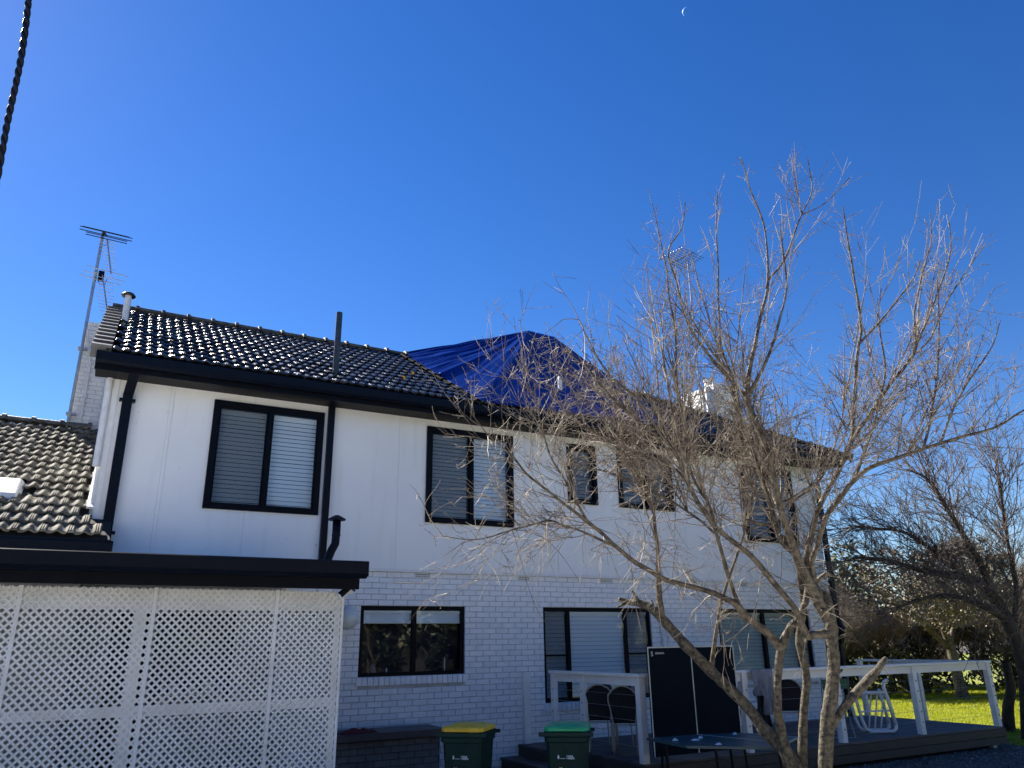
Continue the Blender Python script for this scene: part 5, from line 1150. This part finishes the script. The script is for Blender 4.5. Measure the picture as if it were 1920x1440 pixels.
def leaf_cloud(name, blobs, n, size, m, parent, rg, shell=.35):
    c = np.array([b[:3] for b in blobs], float); rad = np.array([b[3:6] for b in blobs], float); vol = rad.prod(1); idx = rg.choice(len(blobs), n, p=vol/vol.sum())
    u = rg.normal(0, 1, (n, 3)); u /= np.linalg.norm(u, axis=1, keepdims=True); rr = rg.random(n)**shell
    # clumps: pull leaves towards random clump centres
    P = c[idx] + u*rad[idx]*rr[:, None]
    K = max(8, n//60); cc = P[rg.choice(n, K)]; a = rg.integers(0, K, n); near = cc[a]; P = np.where((rg.random(n) < .55)[:, None], near + rg.normal(0, .5, (n, 3))*rad[idx]*.16, P)
    A = rg.normal(0, 1, (n, 3)); A /= np.linalg.norm(A, axis=1, keepdims=True); B = np.cross(A, rg.normal(0, 1, (n, 3))); B /= np.linalg.norm(B, axis=1, keepdims=True)
    s = size*rg.uniform(.6, 1.5, n)[:, None]; A *= s; B *= s*.45
    V = np.stack([P-A, P-B, P+A, P+B], 1).reshape(-1, 3); F = np.arange(4*n).reshape(n, 4)
    return raw_part(name, V, F, m, parent, kind=None)
# tree with silvery brown leaves on the lawn
g3 = np.random.default_rng(21)
lt_ = thing('leafy_tree', 'round tree with silvery brown leaves and pale trunk on the sunlit lawn', 'tree', (24.1, 15.6, GZ))
base = np.array([24.1, 15.6, GZ])
P, r = smooth_line([base, base+[-.1, 0, .9], base+[-.25, -.05, 1.7], base+[-.7, -.1, 2.6]], [.20, .15, .13, .06], 5); o = Tubes(12); o.add(P, r)
for q in ([-1.6, .2, 2.7], [-.9, -.5, 3.3], [.3, .2, 3.2], [1.3, .2, 2.8], [-2.4, .3, 3.0]):
    P, r = smooth_line([base+[-.2, 0, 1.5], base+[-.2+q[0]*.4, q[1]*.4, 1.5+(q[2]-1.5)*.5], base+q], [.09, .06, .02], 4); o.add(P, r)
o.obj('trunk', M['limb'], lt_)
bl = [(22.3, 15.0, 2.95, 1.35, 1.3, .85), (23.6, 14.8, 3.5, 1.6, 1.5, 1.05), (25.2, 15.5, 3.0, 1.5, 1.4, 1.0), (23.4, 15.4, 2.5, 1.3, 1.2, .55), (24.7, 15.0, 4.0, 1.4, 1.3, .8), (21.9, 15.6, 3.7, 1.1, 1.2, .8)]
leaf_cloud('crown', bl, 17000, .055, M['leafbrown'], lt_, g3, .30)
# thicket and hedge behind the lawn
def bg_tree(i, x, y, h, w_, kind, label, ntr=None):
    rg = np.random.default_rng(100+i); z = GZ
    if kind == 'bare':
        t = thing('bare_shrub', label, 'shrub', (x, y, z), 0, 'bare thicket beyond the lawn'); a = Tubes(5); b = Tubes(3)
        for k in range(ntr or 5):
            d = unit(np.array([rg.normal(0, .35), rg.normal(0, .35), 1])); rec_tree(a, b, np.array([x+rg.normal(0, w_*.2), y+rg.normal(0, w_*.2), z]), d, h*.27, .06, 6, rg, .5, .08, (3, 5), (.62, .85))
        if a.V: a.obj('stem', M['dbark'], t)
        if b.V: b.obj('twigs', M['ptwig' if i % 2 else 'dtwig'], t, kind='stuff')
    else:
        t = thing('evergreen_shrub', label, 'shrub', (x, y, z), 0, 'evergreen hedge beyond the lawn')
        a = Tubes(6); a.add([np.array([x, y, z]), np.array([x, y, z+h*.8])], [.14, .05]); a.obj('stem', M['dbark'], t)
        bl = [(x+rg.normal(0, w_*.3), y+rg.normal(0, w_*.3), z+h*f, w_*.62, w_*.62, h*.30) for f in (.2, .42, .62, .78)]
        leaf_cloud('foliage', bl, 5200, .10, M['leafdark' if kind == 'ever' else 'leafolive'], t, rg, .35)
bgs = [(21.5, 20.5, 4.0, 2.2, 'ever', 'dark evergreen shrub beside the right end of the house'), (24.5, 22.0, 3.4, 2.2, 'ever', 'second dark evergreen from the house end'),
       (27.5, 20.5, 3.3, 2.2, 'ever', 'dark evergreen just left of the leafy tree trunk'), (29.5, 18.0, 3.6, 2.2, 'ever', 'dark evergreen just right of the leafy tree trunk'),
       (31.0, 15.0, 4.0, 2.2, 'ever', 'dark evergreen behind the right deck post'), (32.0, 12.0, 4.0, 2.2, 'ever', 'dark evergreen at the far right of the lawn'),
       (25.5, 24.5, 4.2, 2.6, 'ever', 'dark evergreen at the back behind the house end'), (30, 22, 4.4, 2.8, 'ever', 'dark evergreen at the back left of the pale trunk'), (34.5, 15, 4.6, 2.8, 'ever', 'dark evergreen at the back right of the pale trunk'), (36, 11, 4.6, 2.8, 'ever', 'dark evergreen at the back by the right edge'),
       (22.5, 18.3, 5.3, 2.4, 'bare', 'bare thicket shrub nearest the house corner'), (25.5, 18.0, 5.0, 2.4, 'bare', 'second bare thicket shrub from the house corner'),
       (28.0, 16.5, 5.2, 2.4, 'bare', 'bare thicket shrub above the leafy tree'), (30.0, 14.5, 6.6, 2.2, 'bare', 'tall pinkish bare shrub right of the leafy tree'),
       (31.5, 12.0, 7.2, 2.2, 'bare', 'tallest bare shrub at the right edge'), (24.2, 20.0, 5.0, 2.6, 'olive', 'olive green shrub showing above the thicket'), (33.5, 16.0, 5.2, 2.6, 'olive', 'olive green shrub at the far right behind the thicket'),
       (34.5, 12.5, 4.6, 2.4, 'olive', 'olive green shrub at the right edge of the photo'), (36, 19, 4.2, 3.0, 'ever', 'dark evergreen in the back row behind the pale trunk')]
for i, a in enumerate(bgs): bg_tree(i, *a)
# trees behind the photographer, seen only as reflections in the windows
for i, (x, y, h) in enumerate([(2, -13, 8), (7, -15, 9), (12, -13, 8.5), (17, -11, 8), (22, -8, 8), (26, -3, 7), (-3, -15, 8), (-8, -14, 8)]):
    rg = np.random.default_rng(300+i); t = thing('garden_tree', 'tall dark garden tree behind the photographer, seen only in window reflections', 'tree', (x, y, GZ), 0, 'dark trees across the garden')
    a = Tubes(6); a.add([np.array([x, y, GZ]), np.array([x, y, h*.8])], [.22, .07]); a.obj('trunk', M['limb'], t)
    leaf_cloud('foliage', [(x+rg.normal(0, 1), y+rg.normal(0, 1), h*f, 2.6, 2.4, h*.26) for f in (.25, .5, .72)], 6000, .22, M['leafgarden'], t, rg, .4)

# ------------------------------------------------------------------ ground cover
g5 = np.random.default_rng(9)
def blades(n, fx, fy, hmin, hmax, m, name, wv=.010):
    x = fx(n); y = fy(n); h = g5.uniform(hmin, hmax, n); a = g5.uniform(0, 6.28, n); w_ = wv*g5.uniform(.6, 1.4, n); lx = g5.normal(0, .45, n)*h; ly = g5.normal(0, .45, n)*h
    z = np.full(n, GZ+.004)
    V = np.stack([np.stack([x-np.cos(a)*w_, y-np.sin(a)*w_, z], 1), np.stack([x+np.cos(a)*w_, y+np.sin(a)*w_, z], 1), np.stack([x+lx, y+ly, z+h], 1)], 1).reshape(-1, 3)
    F = np.arange(3*n).reshape(n, 3); o = raw_part(name, V, F, m, None, kind='stuff'); return o
blades(60000, lambda n: g5.uniform(14.95, 21, n), lambda n: g5.uniform(7, 17, n), .03, .075, M['grass'], 'grass', .007)
blades(60000, lambda n: g5.uniform(21, 31, n), lambda n: g5.uniform(9, 21, n), .04, .10, M['grass'], 'grass', .013)
n = 9000; x = g5.uniform(9.5, 18, n); y = g5.uniform(5.5, 9.6, n); keep = ~((x < 14.7) & (y > 8.8)); x = x[keep]; y = y[keep]; n = len(x)
P = np.stack([x, y, np.full(n, GZ+.015)+g5.uniform(0, .02, n)], 1); A = g5.normal(0, 1, (n, 3)); A[:, 2] *= .35; A /= np.linalg.norm(A, axis=1, keepdims=True); B = np.cross(A, [0, 0, 1.]); B /= np.linalg.norm(B, axis=1, keepdims=True); s = g5.uniform(.012, .035, n)[:, None]
V = np.stack([P-A*s, P-B*s*.5, P+A*s, P+B*s*.5], 1).reshape(-1, 3); raw_part('leaf_litter', V, np.arange(4*n).reshape(n, 4), M['litter'], None, kind='stuff')
